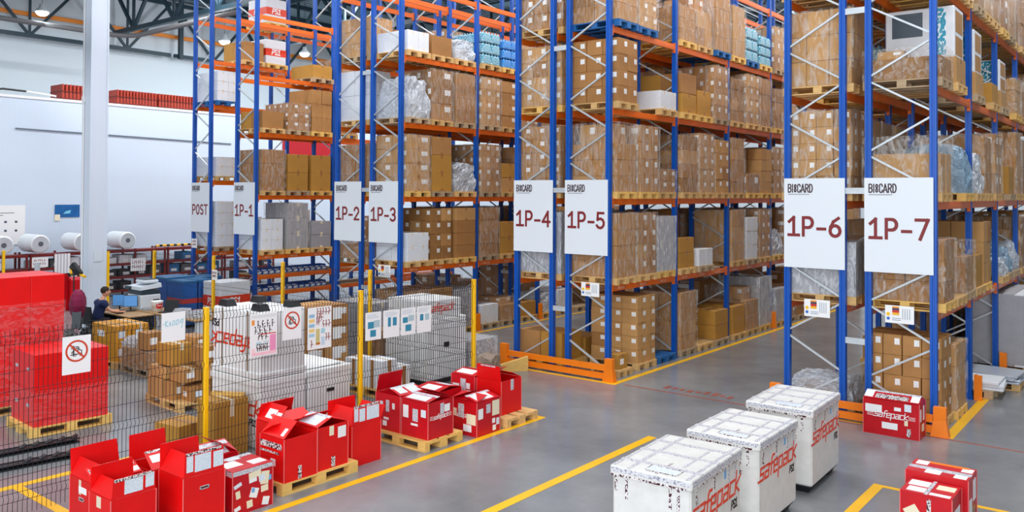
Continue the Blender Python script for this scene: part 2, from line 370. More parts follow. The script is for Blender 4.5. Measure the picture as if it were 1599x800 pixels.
# floor paint
def line(x0, x1, y0, y1, m=None):
    global k
    struct('trim_%d' % k, MB().box(x0, x1, y0, y1, .0005, .0035), m or FLINE); k += 1
FLINE = mat('line_paint', (242, 184, 18), .35, noise=.12, nscale=1.5)
RLINE = mat('worn_red_paint', (150, 84, 72), .4, noise=.2, nscale=3)
line(-8.29, -8.17, 1.5, 11.22); line(-11.2, -8.29, 11.1, 11.22)
line(-6.34, -6.2, 1.5, 11.36)
line(-3.06, -2.93, 6.5, 11.34); line(-2.93, -1.55, 11.26, 11.34)
line(-11.3, -8.53, 13.96, 14.06); line(-8.66, -8.53, 14.06, 44)
line(-5.5, -2.83, 14.16, 14.24); line(-2.83, -2.68, 14.16, 44)
line(-14.6, -14.48, 13.9, 44); line(-17.6, -14.6, 13.9, 14.0)
line(-11.46, -11.33, 1.5, 5.9); line(-11.33, -9.3, 4.33, 4.45)
line(-8.4, -1.6, 14.07, 14.12, RLINE)
for i in range(9):
    line(-7.7 + i * .16, -7.62 + i * .16 + U(0, .05), 14.36 + U(-.05, .04), 14.5 + U(0, .1), RLINE)

# ------------------------------------------------------------------ pallet racking
Y0, BAY = 14.31, 2.81
LV = [1.858, 3.60, 5.43, 7.094, 8.87]
ORD = ['floor level', 'first shelf', 'second shelf', 'third shelf', 'fourth shelf', 'top shelf']
BAYN = ['front bay', 'second bay', 'third bay', 'fourth bay', 'fifth bay', 'sixth bay']
def post_mesh():
    a, g = .05, .012
    poly = [(-a, -a), (-.018, -a), (-.012, -a + g), (.012, -a + g), (.018, -a), (a, -a), (a, -.018), (a - .004, -.012), (a - .004, .012), (a, .018), (a, a), (.018, a), (.012, a - g), (-.012, a - g), (-.018, a), (-a, a), (-a, .018), (-a + .004, .012), (-a + .004, -.012), (-a, -.018)]
    return MB().prism(poly, 0, 10.9).box(-.075, .075, -.075, .075, 0, .012).mesh('upright_post', BLUE)
POST_ME = post_mesh()
def beam_mesh():
    L = BAY - .1
    b = MB().box(-.022, .022, 0, L, -.125, 0).box(.022, .026, 0, L, -.1, -.03)
    for y in (0, L - .045): b.box(-.026, .03, y, y + .045, -.19, .03)
    return b.mesh('beam', ORANGE)
BEAM_ME = beam_mesh()
BR_ME = {}
LOC_ME = MB().box(0, .0015, -.2, .2, -.095, -.04).mesh('location_label', print_mat('location_print', (226, 160, 120), (206, 84, 30), (40, 40, 6), .52))
RACKS = {}
def rack(sign, x0, x1, nb, levels, phase, extra=''):
    t = thing('pallet_rack', 'blue pallet rack with orange beams behind the %s sign' % sign + extra, 'pallet rack', ((x0 + x1) / 2, Y0, 0), 0, 'pallet racks standing in rows')
    hw = (x1 - x0) / 2 - .05
    for f in range(nb + 1):
        y = f * BAY + .05
        for s in (-1, 1): inst('upright_post', POST_ME, t, (s * hw, y, 0))
        z = .11; s = -1 if phase == 0 else 1; n = 0
        while z < 10.2 and n < 16:
            key = (round(hw, 2), s)
            if key not in BR_ME: BR_ME[key] = MB().bar((s * hw, 0, .03), (-s * hw, 0, .58), .03, .04, upv=(0, 1, 0)).mesh('brace', GALV)
            inst('brace', BR_ME[key], t, (0, y, z)); z += .61; s = -s; n += 1
    for b in range(nb):
        for L in levels:
            for s in (-1, 1):
                inst('beam', BEAM_ME, t, (s * (hw + .012), b * BAY + .1, L), (0, 0, 0), (s, 1, 1))
    for b in range(nb):
        for q in range(3):
            inst('location_label', LOC_ME, t, (hw + .0385, b * BAY + .45 + q * .9, levels[0] if sign != '1P-1' else 1.858))
    RACKS[sign] = (x0, x1, levels)
    return t
LV1 = [.78, 1.28] + LV
LVP = [1.86, 4.04, 6.38, 7.75, 9.1]
rows = [('POST', -24.20, -23.19, 2, LVP, 0), ('1P-1', -21.88, -20.84, 3, LV1, 1), ('1P-2', -17.31, -16.26, 3, LV, 0), ('1P-3', -15.96, -14.85, 4, LV, 1),
        ('1P-4', -11.30, -10.26, 4, LV, 0), ('1P-5', -9.95, -8.88, 6, LV, 1), ('1P-6', -5.34, -4.31, 4, LV, 0), ('1P-7', -4.00, -2.93, 5, LV, 1)]
RT = {}
for a in rows: RT[a[0]] = rack(*a)
# light grey spacers that tie two racks back to back
for a, b_, ya in (('1P-2', '1P-3', 3), ('1P-4', '1P-5', 4), ('1P-6', '1P-7', 4)):
    xa = RACKS[a][1]; xb = RACKS[b_][0]; xm = (RACKS[b_][0] + RACKS[b_][1]) / 2
    sp_ = MB().box(-(xb - xa) / 2 + .001, (xb - xa) / 2, .004, .016, -.05, .05).box(-(xb - xa) / 2 + .001, (xb - xa) / 2, .004, .046, .045, .05).box(-(xb - xa) / 2 + .001, (xb - xa) / 2, .004, .046, -.05, -.045).mesh('row_spacer', GALV)
    for z in (1.3, 3.77, 6.75):
        for f in range(ya):
            inst('row_spacer', sp_, RT[b_], ((xa + xb) / 2 - xm, f * BAY - .002, z))

# signs hung on the rack ends
SX = {'POST': (-24.20, -23.19), '1P-1': (-21.88, -20.84), '1P-2': (-17.30, -16.26), '1P-3': (-15.96, -14.92), '1P-4': (-11.30, -10.26), '1P-5': (-9.95, -8.91), '1P-6': (-5.33, -4.31), '1P-7': (-4.0, -2.97)}
for s, (xa, xb) in SX.items():
    wd = xb - xa
    t = thing('row_sign', 'white rack end sign reading %s in dark red letters' % s, 'sign', ((xa + xb) / 2, Y0 - .012, 2.456), 0, 'white signs on the rack ends')
    MB().box(-wd / 2, wd / 2, -.012, 0, 0, 1.525).build('sign_panel', SIGNW, t)
    mb = MB(); size = .30 if s != 'POST' else .28; ws = .98
    tw = text_width(s, size, .24, ws) - .24 * size * ws
    letters(mb, s, (-tw / 2, -.0125, .555), (1, 0, 0), (0, 0, 1), size, .17, .24, wscale=ws)
    mb.build('row_number', MAROON, t)
    mb = MB(); letters(mb, 'BIoCARD', (-wd / 2 + .07, -.0125, 1.29), (1, 0, 0), (0, 0, 1), .132, .14, .14, wscale=.82)
    for i in range(14): x = -wd / 2 + .075 + i * .026; mb.box(x, x + .013, -.0145, -.0125, 1.245, 1.26)
    mb.build('logo', mat('logo_ink', (58, 28, 40), .5), t)

# small placards under the signs
for s, xa, xb, z0, z1 in (('1P-3', -15.60, -15.16, 1.61, 1.91), ('1P-5', -9.53, -9.10, 1.62, 1.90), ('1P-6', -4.98, -4.55, 1.64, 1.93), ('1P-7', -3.68, -3.25, 1.66, 1.94)):
    t = thing('load_placard', 'small white load placard hanging under the %s sign' % s, 'placard', ((xa + xb) / 2, Y0 - .02, z0), 0, 'small placards on the rack ends')
    a = (xb - xa) / 2; h = z1 - z0
    MB().box(-a, a, -.008, 0, 0, h).build('placard_panel', PAPER, t)
    for c, u0_, u1_ in (((236, 150, 40), .86, .95), ((60, 62, 90), .74, .86), ((196, 46, 36), .60, .74), ((240, 180, 40), .46, .60)):
        MB().box(-a * .5, -a * .02, -.0105, -.008, h * u0_, h * u1_).build('colour_band', mat('band_%d' % c[1], c, .5), t)
    pm = MB()
    for i in range(4): pm.box(a * .2 + i * a * .16, a * .25 + i * a * .16, -.010, -.008, h * .25, h * .85)
    for i in range(2): pm.box(-a * .5, a * .1, -.010, -.008, h * (.16 + i * .1), h * (.2 + i * .1))
    pm.build('small_print', mat('print_grey', (150, 160, 176), .5), t)
    MB().lathe([(.001, -.010), (.03, -.010), (.03, -.008)], 14).xf(Matrix.Translation((-a * .78, 0, h * .5)) @ Matrix.Rotation(-math.pi / 2, 4, 'X') @ Matrix.Translation((0, 0, .0005))).build('round_symbol', mat('symbol_yellow', (244, 196, 30), .5), t)
    MB().lathe([(.001, -.010), (.026, -.010), (.026, -.008)], 14).xf(Matrix.Translation((-a * .78, 0, h * .25)) @ Matrix.Rotation(-math.pi / 2, 4, 'X') @ Matrix.Translation((0, 0, .0005))).build('round_symbol', mat('symbol_blue', (60, 110, 190), .5), t)

# orange end barriers and post protectors
def barrier(xa, xb, y, label):
    t = thing('end_barrier', label, 'barrier', ((xa + xb) / 2, y, 0), 0)
    a = (xb - xa) / 2
    for z in (.04, .2): MB().box(-a + .1, a - .1, -.03, .03, z, z + .115).build('rail', GUARD, t)
    for s in (-1, 1):
        e = MB(); x = s * a
        e.box(x - .09, x + .09, -.05, .05, 0, .45).hexa([(x - .13, -.07, 0), (x + .13, -.07, 0), (x + .13, .07, 0), (x - .13, .07, 0), (x - .09, -.05, .25), (x + .09, -.05, .25), (x + .09, .05, .25), (x - .09, .05, .25)])
        e.build('end_post', GUARD, t)
barrier(-11.42, -8.76, 14.14, 'orange low steel barrier across the 1P-4 and 1P-5 rack ends')
barrier(-5.44, -2.86, 14.19, 'orange low steel barrier across the 1P-6 and 1P-7 rack ends')
prot = MB().prism([(-.06, -.06), (.07, -.06), (.07, -.02), (-.02, -.02), (-.02, .06), (-.06, .06)], 0, .45).box(-.065, .08, -.062, .062, 0, .01).mesh('post_protector', GUARD)
for s, x, fr in (('1P-7', -2.93, 1), ('1P-7', -2.93, 2), ('1P-7', -2.93, 3), ('1P-3', -14.85, 1), ('1P-3', -14.85, 2), ('1P-5', -8.88, 3)):
    o = inst('post_protector', prot, None, (x + .095, Y0 + fr * BAY + .05, 0))
    tag(o, 'orange protector at the foot of the %s rack, %s upright' % (s, ['', 'second', 'third', 'fourth'][fr]), 'protector', 'orange protectors at upright feet')
# ------------------------------------------------------------------ pallets and the loads in the racks
def pallet_parts():
    top = [MB().box(-.6, .6, y - w_ / 2, y + w_ / 2, .122, .144) for y, w_ in ((-.3275, .145), (-.19, .1), (0, .145), (.19, .1), (.3275, .145))]
    cross = [MB().box(x - w_ / 2, x + w_ / 2, -.4, .4, .1, .122) for x, w_ in ((-.5275, .145), (0, .145), (.5275, .145))]
    blk = [MB().box(x - w_ / 2, x + w_ / 2, y - h_ / 2, y + h_ / 2, .022, .1) for x, w_ in ((-.5275, .145), (0, .145), (.5275, .145)) for y, h_ in ((-.35, .1), (0, .145), (.35, .1))]
    bot = [MB().box(-.6, .6, y - w_ / 2, y + w_ / 2, 0, .022) for y, w_ in ((-.35, .1), (0, .145), (.35, .1))]
    return dict(deck_board=top, cross_board=cross, block=blk, bottom_board=bot)
PP = pallet_parts()
def merge(lst):
    m = MB()
    for q in lst:
        o = len(m.v); m.v += q.v; m.f += [tuple(i + o for i in f) for f in q.f]; m.m += q.m
    return m
ALLP = merge([q for l in PP.values() for q in l])
PAL_ME = {n: ALLP.mesh('pallet', mm) for n, mm in (('plain', WOOD), ('fresh', WOODY), ('grey', WOODD), ('blue', PBLUE))}
PART_ME = {}
for n_, l in PP.items():
    for i_, q in enumerate(l):
        PART_ME[(n_, i_)] = {c: q.mesh(n_, mm) for c, mm in (('plain', WOOD), ('fresh', WOODY), ('grey', WOODD), ('blue', PBLUE))}
PNAME = {'plain': 'wooden', 'fresh': 'pale new wooden', 'grey': 'weathered grey wooden', 'blue': 'blue painted'}
def pallet(loc, rz, kind, label, group=None, parts=False, sc=(1, 1, 1)):
    if parts:
        t = thing('pallet', label, 'pallet', loc, rz, group); t.scale = sc
        for (n_, i_), d in PART_ME.items(): inst(n_, d[kind], t)
        return t
    return tag(inst('pallet', PAL_ME[kind], None, loc, (0, 0, rz), sc), label, 'pallet', group)

# unit carton 1 x 1 x 1 with tape and optional labels, sharing meshes
CM = {}
def carton_mesh(tint, lab, tape=True):
    key = (tint, lab, tape)
    if key in CM: return CM[key]
    b = MB().rbox(-.5, .5, -.5, .5, 0, 1, .012)
    e = .0025
    if tape:
        b.box(-.5 - e, .5 + e, -.06, .06, .82, 1.003, 1)
        for sx in (-1, 1): b.box(min(sx * .5, sx * (.5 + e)), max(sx * .5, sx * (.5 + e)), -.06, .06, 0, .16, 1)
    if lab:
        for (c0, c1) in (((.12, .40), (.52, .84)),):
            b.box(.5, .5 + 2 * e, c0[0] - .3 * (lab == 2), c0[1] - .3 * (lab == 2), c1[0], c1[1], 2)
            b.box(c0[0] - .3 * (lab == 2), c0[1] - .3 * (lab == 2), -.5 - 2 * e, -.5, c1[0], c1[1], 2)
    body = KRAFT[tint] if tint < 5 else (WCART if tint == 5 else GCART if tint == 6 else KGOLD)
    CM[key] = b.mesh('carton', [body, (KTAPE if tint < 5 or tint == 7 else CTAPE), LABEL]); return CM[key]
def film_mesh(n, amp, top, seed, taper=0):
    rs = random.Random(seed); b = MB(); N = n
    def dsp(p):
        x, y, z = p
        k1 = math.sin(9 * z + seed + 5 * x) * math.cos(7 * y + seed) * amp
        t = 1 - taper * max(0, z - .35) * (1 + .5 * math.sin(3 * x + seed))
        r = 1 + k1 + rs.uniform(-amp, amp)
        return (x * r * t, y * r * t, z + (rs.uniform(-amp, amp) * 1.2 if z > .02 else 0) - (taper * .5 * (abs(x) + abs(y)) * z * z if taper else 0))
    def grid(f):
        i = len(b.v)
        for a in range(N + 1):
            for c in range(N + 1): b.v.append(f(a / N, c / N))
        for a in range(N):
            for c in range(N): q = i + a * (N + 1) + c; b.f.append((q, q + N + 1, q + N + 2, q + 1)); b.m.append(0)
    cache = {}
    def D(p):
        kk = tuple(round(v, 4) for v in p)
        if kk not in cache: cache[kk] = dsp(p)
        return cache[kk]
    for s in (-1, 1):
        grid(lambda a, c: D((s * .5, (a - .5) * s, c))); grid(lambda a, c: D(((.5 - a) * s, s * .5, c)))
    if top: grid(lambda a, c: D((c - .5, a - .5, 1)))
    return b
FL_ME = [film_mesh(9, .005, True, i) for i in range(4)]
FLM = {m: [f.mesh('stretch_film', MATS[m]) for f in FL_ME] for m in ('stretch_film', 'stretch_film_heavy')}
CR_ME = [film_mesh(10, .045, True, 20 + i, .32) for i in range(4)]
CRM = {m: [f.mesh('crumpled_film', MATS[m]) for f in CR_ME] for m in ('crumpled_film', 'crumpled_blue_film', 'crumpled_black_film')}
# shrink packs of bottles
def pack_mesh(m):
    b = MB()
    for i in range(4):
        for j in range(3):
            b.lathe([(.03, 0), (.118, .03), (.124, .4), (.124, .66), (.10, .80), (.045, .93), (.045, 1)], 8, (-.375 + i * .25, -.333 + j * .333, 0))
    b.rbox(-.5, .5, -.5, .5, .01, .82, .09)
    return b.mesh('bottle_pack', m)
PACK = {'u': pack_mesh(TEAL), 'v': pack_mesh(SKYB)}

def cartons(t, nx, ny, nz, d, w_, h, tint, lab, jit=.006, miss=0, z0=0, tape=True):
    cx, cy, cz = d / nx, w_ / ny, h / nz
    for k_ in range(nz):
        for i in range(nx):
            for j in range(ny):
                if miss and k_ == nz - 1 and rnd() < miss: continue
                tt = tint if rnd() < .8 or tint > 4 else random.choice([0, 1, 2])
                inst('carton', carton_mesh(tt, lab, tape), t, ((i + .5) * cx - d / 2 + U(-jit, jit), (j + .5) * cy - w_ / 2 + U(-jit, jit), z0 + k_ * cz), (0, 0, U(-.01, .01)), (cx - .008, cy - .008, cz - .004))
DESC = {'w': 'film-wrapped brown carton stack', 'b': 'brown carton stack', 'l': 'film-wrapped labelled carton stack', 'L': 'labelled brown carton stack', 'm': 'uneven wrapped carton stack',
        'c': 'white carton stack', 'g': 'grey carton stack', 'f': 'crumpled clear film bundle', 'q': 'bluish film bundle', 'u': 'teal bottle pack stack', 'v': 'bright blue bottle pack stack', 'd': 'white and teal boxed display load', 's': 'golden carton stack', 'h': 'heavily wrapped grey load'}
def load(code, h, loc, w_, d, label, group):
    t = thing({'f': 'film_bundle', 'q': 'film_bundle', 'u': 'bottle_pack_stack', 'v': 'bottle_pack_stack', 'd': 'display_load'}.get(code, 'carton_stack'), label, 'film bundle' if code in 'fq' else 'bottle packs' if code in 'uv' else 'carton stack', loc, 0, group)
    tint = random.choice([0, 0, 1, 1, 2, 3])
    nz = max(1, round(h / U(.29, .40)))
    def film(mm='stretch_film', g=.03, hh=h, z=0):
        inst('stretch_film', random.choice(FLM[mm]), t, (0, 0, z + .002), (0, 0, random.choice((0, math.pi))), (d + g, w_ + g, hh + g * .4))
    if code in 'wb': cartons(t, random.choice((2, 3)), 2 if rnd() < .5 else 1, nz, d - .03, w_ - .03, h, tint, 1 if rnd() < .35 else 0)
    elif code in 'lL': cartons(t, random.choice((3, 4)), 2, max(nz, round(h / .3)), d - .03, w_ - .03, h, random.choice([0, 2, 1]), 1)
    elif code == 's': cartons(t, 2, 1, max(1, round(h / .45)), d - .06, w_ - .06, h, 4, 0)
    elif code == 'm':
        cartons(t, 2, 2, max(1, nz - 1), d - .03, w_ - .03, h * .7, tint, 0); cartons(t, 2, 1, 1, d * .7, w_ * .6, h * .3, 2, 1, z0=h * .7, miss=.3)
    elif code == 'c': cartons(t, 2, 2, max(1, round(h / .34)), d - .05, w_ - .05, h, 5, 0)
    elif code in 'gh': cartons(t, 2, 1 if code == 'g' else 2, max(1, round(h / .5)), d - .05, w_ - .05, h, 6, 0)
    elif code in 'fq':
        cartons(t, 2, 1, max(1, round(h * .55 / .35)), d * .72, w_ * .66, h * .55, random.choice((2, 6, 5)), 0)
        inst('crumpled_film', random.choice(CRM['crumpled_film' if code == 'f' else 'crumpled_blue_film']), t, (0, 0, 0), (0, 0, random.choice((0, math.pi))), (d * .96, w_ * .96, h))
    elif code in 'uv':
        nz = max(1, round(h / .26))
        for k_ in range(nz):
            for i in range(3):
                for j in range(2):
                    inst('bottle_pack', PACK[code], t, ((i - 1) * d / 3.1, (j - .5) * w_ / 2.1, k_ * h / nz), (0, 0, 0), (d / 3.15, w_ / 2.15, h / nz * 1.02))
    elif code == 'd':
        cartons(t, 2, 1, 1, d - .04, w_ - .04, h * .34, 2, 0)
        inst('display_box', DISP, t, (0, 0, h * .34), (0, 0, 0), (d - .1, w_ - .08, h * .66))
    if code in 'wlm' : film()
    elif code in 'bL' and rnd() < .3: film()
    elif code == 'h': film('stretch_film_heavy')
    elif code in 'g' and rnd() < .5: film()
    return t
db = MB().rbox(-.5, .5, -.5, .5, 0, 1, .02)
for s in (-1, 1):
    y = s * .502
    db.box(.18, .38, min(y, s * .5), max(y, s * .5), .05, .97, 1); db.box(-.4, .05, min(y, s * .5), max(y, s * .5), .45, .93, 2)
    db.box(min(s * .502, s * .5), max(s * .502, s * .5), -.4, .4, .5, .92, 3); db.box(min(s * .502, s * .5), max(s * .502, s * .5), -.4, .4, .05, .42, 3)
DISP = db.mesh('display_box', [WCART, TEAL, mat('dark_picture', (70, 84, 98), .3), KRAFT[0]])

SLOT = ['near', 'middle', 'far']
def fill(sign, li, bays):
    """one shelf: a list of bays, each a string of three tokens such as w14 (wrapped, 1.4 m); '.' empty, p bare pallet"""
    x0, x1, levels = RACKS[sign]; z = 0 if li == 0 else levels[li - 1] if not sign == '1P-1' else ([0] + LV)[li]
    if sign == 'POST' and li: z = LVP[li - 1]
    xm = (x0 + x1) / 2
    for bi, toks in enumerate(bays):
        for si, tk in enumerate(toks.split()):
            if tk == '.': continue
            y = Y0 + .12 + bi * BAY + .44 + si * .893
            code, h = tk[0], (float(tk[1:]) / 10 if len(tk) > 1 and tk[1:].isdigit() else 0)
            kind = 'blue' if tk.endswith('x') else random.choice(('plain', 'plain', 'fresh', 'grey'))
            if tk.endswith('x'): tk = tk[:-1]; h = float(tk[1:]) / 10 if tk[1:] else 0
            where = '%s of the %s rack, %s, %s position' % (ORD[li], sign, BAYN[bi], SLOT[si])
            dx = U(-.02, .05); ry = 0
            pallet((xm + dx, y, z), ry, kind, '%s pallet, %s' % (PNAME[kind], where), 'pallets on the %s rack' % sign)
            if code == 'p': continue
            gap = ([0] + (LVP if sign == 'POST' else LV) + [10.7]); h = min(h, gap[li + 1] - gap[li] - .37)
            load(code, h, (xm + dx, y, z + .144), .80, 1.18, '%s, %s' % (DESC[code], where), 'loads on the %s rack' % sign)
F = fill
F('1P-7', 0, ['L13 w11 .', '. . .', '. . .', 'w13 w13 .', 'w13 b13 w12'])
F('1P-7', 1, ['w10 p m9', 's6 b12 .', 'f4 q6 f7', 'w12 b13 w10', 'w12 w13 .'])
F('1P-7', 2, ['m9 . q9', 'f8 w11 w12', '. s6 w14', 'w13 w13 l13', 'w13 w13 w13'])
F('1P-7', 3, ['m5 d13 .', 'd12 . s4', 'd10 . w8', 'm9 . w12', 'w13 w13 w13'])
F('1P-7', 4, ['w14 w14 w14', 'w14 w14 w14', 'w14 w14 w14', 'w14 w14 w14', 'w14 w14 w14'])
F('1P-6', 0, ['f5 . .', '. . s5', '. w12 .', 'b13 w13 w13'])
F('1P-6', 1, ['h9 . .', 'w12 b12 .', 'w13 l13 w13', 'w12 w13 .'])
F('1P-6', 2, ['l14 w13 w13', 'w13 b13 w12', 'w13 w13 w12', 'w13 . w13'])
F('1P-6', 3, ['w13 . u9', 'w9 . w13', 'w13 w12 b13', 'w13 w13 .'])
F('1P-6', 4, ['w12 w13 w13', 'w13 w13 w12', 'w12 w13 w13', 'w13 w13 w13'])
F('1P-5', 0, ['. L14 px', 'w13 p s7', 's7 m11 h13', 'h9 w9 b12', 'w13 b13 w13', 'w12 w13 w12'])
F('1P-5', 1, ['w13 w13 h12', 's7 c4 .', 'w13 c11 l13', 'f8 w13 b12', 'w13 w13 w13', 'w12 b12 w13'])
F('1P-5', 2, ['m14 w14 w5', 'w13 l14 L13', 'w14 w5 b12', 'l13 l13 w12', 'w13 w13 w13', 'w12 w13 b13'])
F('1P-5', 3, ['L14 . c4', 's9 s6 l14', 'w11 l13 w13', 'w11 w12 f9', 'w13 w13 w12', 'w13 b13 w13'])
F('1P-5', 4, ['w14x L14x .', 'w8 m12 b14x', 'w13 u9x u8', 'w12 b13 w13', 'w13 w13 w13', 'w13 w12 w13'])
F('1P-4', 0, ['s6 s4 .', 'p . s5', 'w12 b12 .', 'w13 w13 w13'])
F('1P-4', 1, ['h13 b9 .', 'w13 w12 b13', 'b12 w13 w13', 'w12 w13 .'])
F('1P-4', 2, ['l14 w13 w13', 'w13 b13 w12', 'w13 w13 w12', 'w13 . w13'])
F('1P-4', 3, ['l13 w12 b12', 'w9 w9 w13', 'w13 w12 b13', 'w13 w13 .'])
F('1P-4', 4, ['w14 w13 w13', 'w13 w13 w12', 'w12 w13 w13', 'w13 w13 w13'])
F('1P-3', 0, ['b11 b11 h10', 'c5 m6 s4', 'f6 c6 p', 'w9 . w12'])
F('1P-3', 1, ['c7 b13 b13', 'b13 s9 f6', 'w12 b13 b12', 'w12 w13 .'])
F('1P-3', 2, ['w14 s14 f8', 'l13 s8 w13', 'w13 w13 w12', 'w13 . w13'])
F('1P-3', 3, ['f11 b13 b13', 'l13 b13 w13', 'w13 w12 b13', 'w13 w13 .'])
F('1P-3', 4, ['c5 s5 f6', 'u9 v8 w9', 'w12 w10 w9', 'w13 . w13'])
F('1P-2', 0, ['s5 . b9', 'b12 w10 .', 'w13 w13 .'])
F('1P-2', 1, ['m5 b8 .', 'w13 w12 b13', 'b12 w13 w13'])
F('1P-2', 2, ['w12 w13 w13', 'w13 b13 w12', 'w13 w13 w12'])
F('1P-2', 3, ['c14 w12 b12', 'w9 w9 w13', 'w13 w12 b13'])
F('1P-2', 4, ['w10 s8 .', 'w11 . w12', 'w12 w13 w13'])
F('1P-1', 1, ['c9 g14 g8', 'f8 . w9', 'w9 . .'])
F('1P-1', 2, ['w12 s11 s11', 'w11 . .', '. w9 .'])
F('1P-1', 3, ['s5 l8 b13', 'w12 . .', '. w11 .'])
F('1P-1', 4, ['. . s4', 'w7 . .', '. . .'])
F('POST', 1, ['c14 c9 .', 'c11 . .'])
F('POST', 2, ['c6 . .', '. c6 .'])
F('POST', 3, ['c9x . .', '. w6 .'])
F('POST', 4, ['. s6 .', '. . .'])

# white cases with a red band: PS1 shipping cartons
def band_case(loc, rz, label, w_=1.0, d=.9, h=.78, sc=1):
    t = thing('shipping_case', label, 'shipping case', loc, rz, 'white cases with an orange-red band')
    MB().rbox(-d / 2, d / 2, -w_ / 2, w_ / 2, 0, h, .015).build('case_body', WCART, t)
    e = .003; bm = MB()
    bm.box(-d / 2 - e, d / 2 + e, -w_ / 2 - e, w_ / 2 + e, h * .34, h * .63); bm.build('colour_band', LOGO, t)
    l = MB()
    letters(l, 'PS1', (d / 2 + e, -.17, h * .40), (0, 1, 0), (0, 0, 1), .16, .2, .14, shear=.2)
    l.build('lettering', PAPER, t); l = MB()
    letters(l, 'PS1', (-.17, -w_ / 2 - e, h * .40), (1, 0, 0), (0, 0, 1), .16, .2, .14, shear=.2)
    l.build('lettering', PAPER, t)
    return t
for zz_, wh in ((7.75, 'lower of two'), (9.1, 'topmost')):
    band_case((-23.69, Y0 + 2.36, zz_ + .144), 0, 'white case with red PS1 band on the POST rack, ' + wh, .78, 1.0, .8)
    pallet((-23.69, Y0 + 2.36, zz_), 0, 'fresh', 'pale wooden pallet under the PS1 case on the POST rack, ' + wh)

# shelves of blue bins in the lowest part of the 1P-1 rack
xm = (RACKS['1P-1'][0] + RACKS['1P-1'][1]) / 2
def bin_mesh():
    b = MB(); W, D, H = .21, .36, .17
    b.box(-D / 2, D / 2, -W / 2, W / 2, 0, .008).box(-D / 2, -D / 2 + .008, -W / 2, W / 2, 0, H).box(D / 2 - .008, D / 2, -W / 2, W / 2, 0, H * .62)
    for s in (-1, 1):
        y = s * (W / 2 - .004); b.hexa([(-D / 2, y - .004, 0), (D / 2, y - .004, 0), (D / 2, y + .004, 0), (-D / 2, y + .004, 0), (-D / 2, y - .004, H), (D / 2 - .06, y - .004, H), (D / 2 - .06, y + .004, H), (-D / 2, y + .004, H)])
    return b.mesh('bin_body', BINB)
BIN = bin_mesh(); BLAB = MB().box(0, .003, -.075, .075, .015, .085).mesh('bin_label', print_mat('bin_label', (226, 232, 240), (90, 120, 170), (20, 30, 30), .56))
BCON = MB().rbox(-.14, .14, -.085, .085, .01, .12, .01).mesh('contents', WCART)
for li, z in enumerate((.78, 1.28)):
    for bb in range(2):
        for s in (0, 1):
            MB().box(-.5, .5, .1 + bb * BAY, BAY + bb * BAY, -.012, .008).build('shelf_deck', WOODD, RT['1P-1'], (0, 0, z)) if s == 0 else None
    for i in range(12):
        o = thing('parts_bin', 'open blue parts bin, %s shelf under the 1P-1 sign, place %d from the front' % (('lower', 'upper')[li], i + 1), 'bin', (xm + .25, Y0 + .22 + i * .215, z + .009), 0, 'blue parts bins in the 1P-1 rack')
        inst('bin_body', BIN, o); inst('bin_label', BLAB, o, (.18, 0, 0))
        if rnd() < .8: inst('contents', BCON, o, (-.02, 0, 0))
for i in range(5):
    o = tag(inst('storage_tote', BIN, None, (xm + .2, Y0 + .45 + i * .52, 0.0), (0, 0, 0), (1.6, 2.0, 1.9)), 'large blue bin on the floor under the 1P-1 sign, place %d from the front' % (i + 1), 'bin', 'large bins on the floor under 1P-1')
# ------------------------------------------------------------------ wire fence round the packing area
FP = [(-10.19, 3.6), (-10.12, 6.21), (-10.04, 8.83), (-9.83, 11.29)]
BP = [(-9.93, 11.30), (-12.56, 11.29), (-15.39, 11.29), (-18.1, 11.29), (-20.85, 11.29), (-23.6, 11.29)]
def fence_post(t, x, y, h=2.15):
    m = MB().rbox(-.035, .035, -.03, .03, 0, h, .006).box(-.06, .06, -.06, .06, 0, .01).rbox(-.037, .037, -.032, .032, h, h + .012, .004)
    for z in (.25, .8, 1.35, 1.9): m.box(-.042, .042, -.012, .012, z, z + .04)
    return m.build('fence_post', YELLOW, t, (x, y, 0))
def fence_panel(t, a, b, out):
    a = Vector((*a, 0)); b = Vector((*b, 0)); d = (b - a).normalized(); n = Vector((d.y, -d.x, 0)) * out
    L = (b - a).length; s0, s1 = .04, L - .04; cnt = int((s1 - s0) / .05); m = MB(); r = .0024
    folds = (.22, .78, 1.36, 1.98)
    zs = [(.07, 0)]
    for f in folds: zs += [(f, 0), (f + .05, .03), (f + .10, 0)]
    zs.append((2.14, 0))
    for i in range(cnt + 1):
        p = a + d * (s0 + (s1 - s0) * i / cnt)
        for (z0, o0), (z1, o1) in zip(zs, zs[1:]):
            m.bar(p + n * o0 + Vector((0, 0, z0)), p + n * o1 + Vector((0, 0, z1)), 2 * r, 2 * r, upv=tuple(n))
    for z, o in [(z_, o_) for z_, o_ in zs if o_ == 0 and .1 < z_ < 2.1] + [(.5, 0), (1.08, 0), (1.67, 0)]:
        m.bar(a + d * s0 + n * (o - .007) + Vector((0, 0, z)), a + d * s1 + n * (o - .007) + Vector((0, 0, z)), 2 * r, 2 * r)
    return m.build('wire_panel', BLACKM, t)
t = thing('wire_fence', 'black wire mesh fence on yellow posts behind the red boxes', 'fence', (0, 0, 0))
for p in FP: fence_post(t, *p)
for a, b in zip(FP, FP[1:]): fence_panel(t, a, b, 1)
t = thing('wire_fence', 'rear wire mesh fence on yellow posts in front of the POST and 1P-1 racks', 'fence', (0, 0, 0))
for p in BP[1:]: fence_post(t, *p)
for a, b in zip(BP, BP[1:]): fence_panel(t, a, b, -1)
t = thing('wire_fence', 'short left wire fence on yellow posts beside the red shelving', 'fence', (0, 0, 0))
fence_post(t, -23.6, 8.73); fence_post(t, -23.6, 6.0); fence_panel(t, (-23.6, 6.0), (-23.6, 8.73), 1)

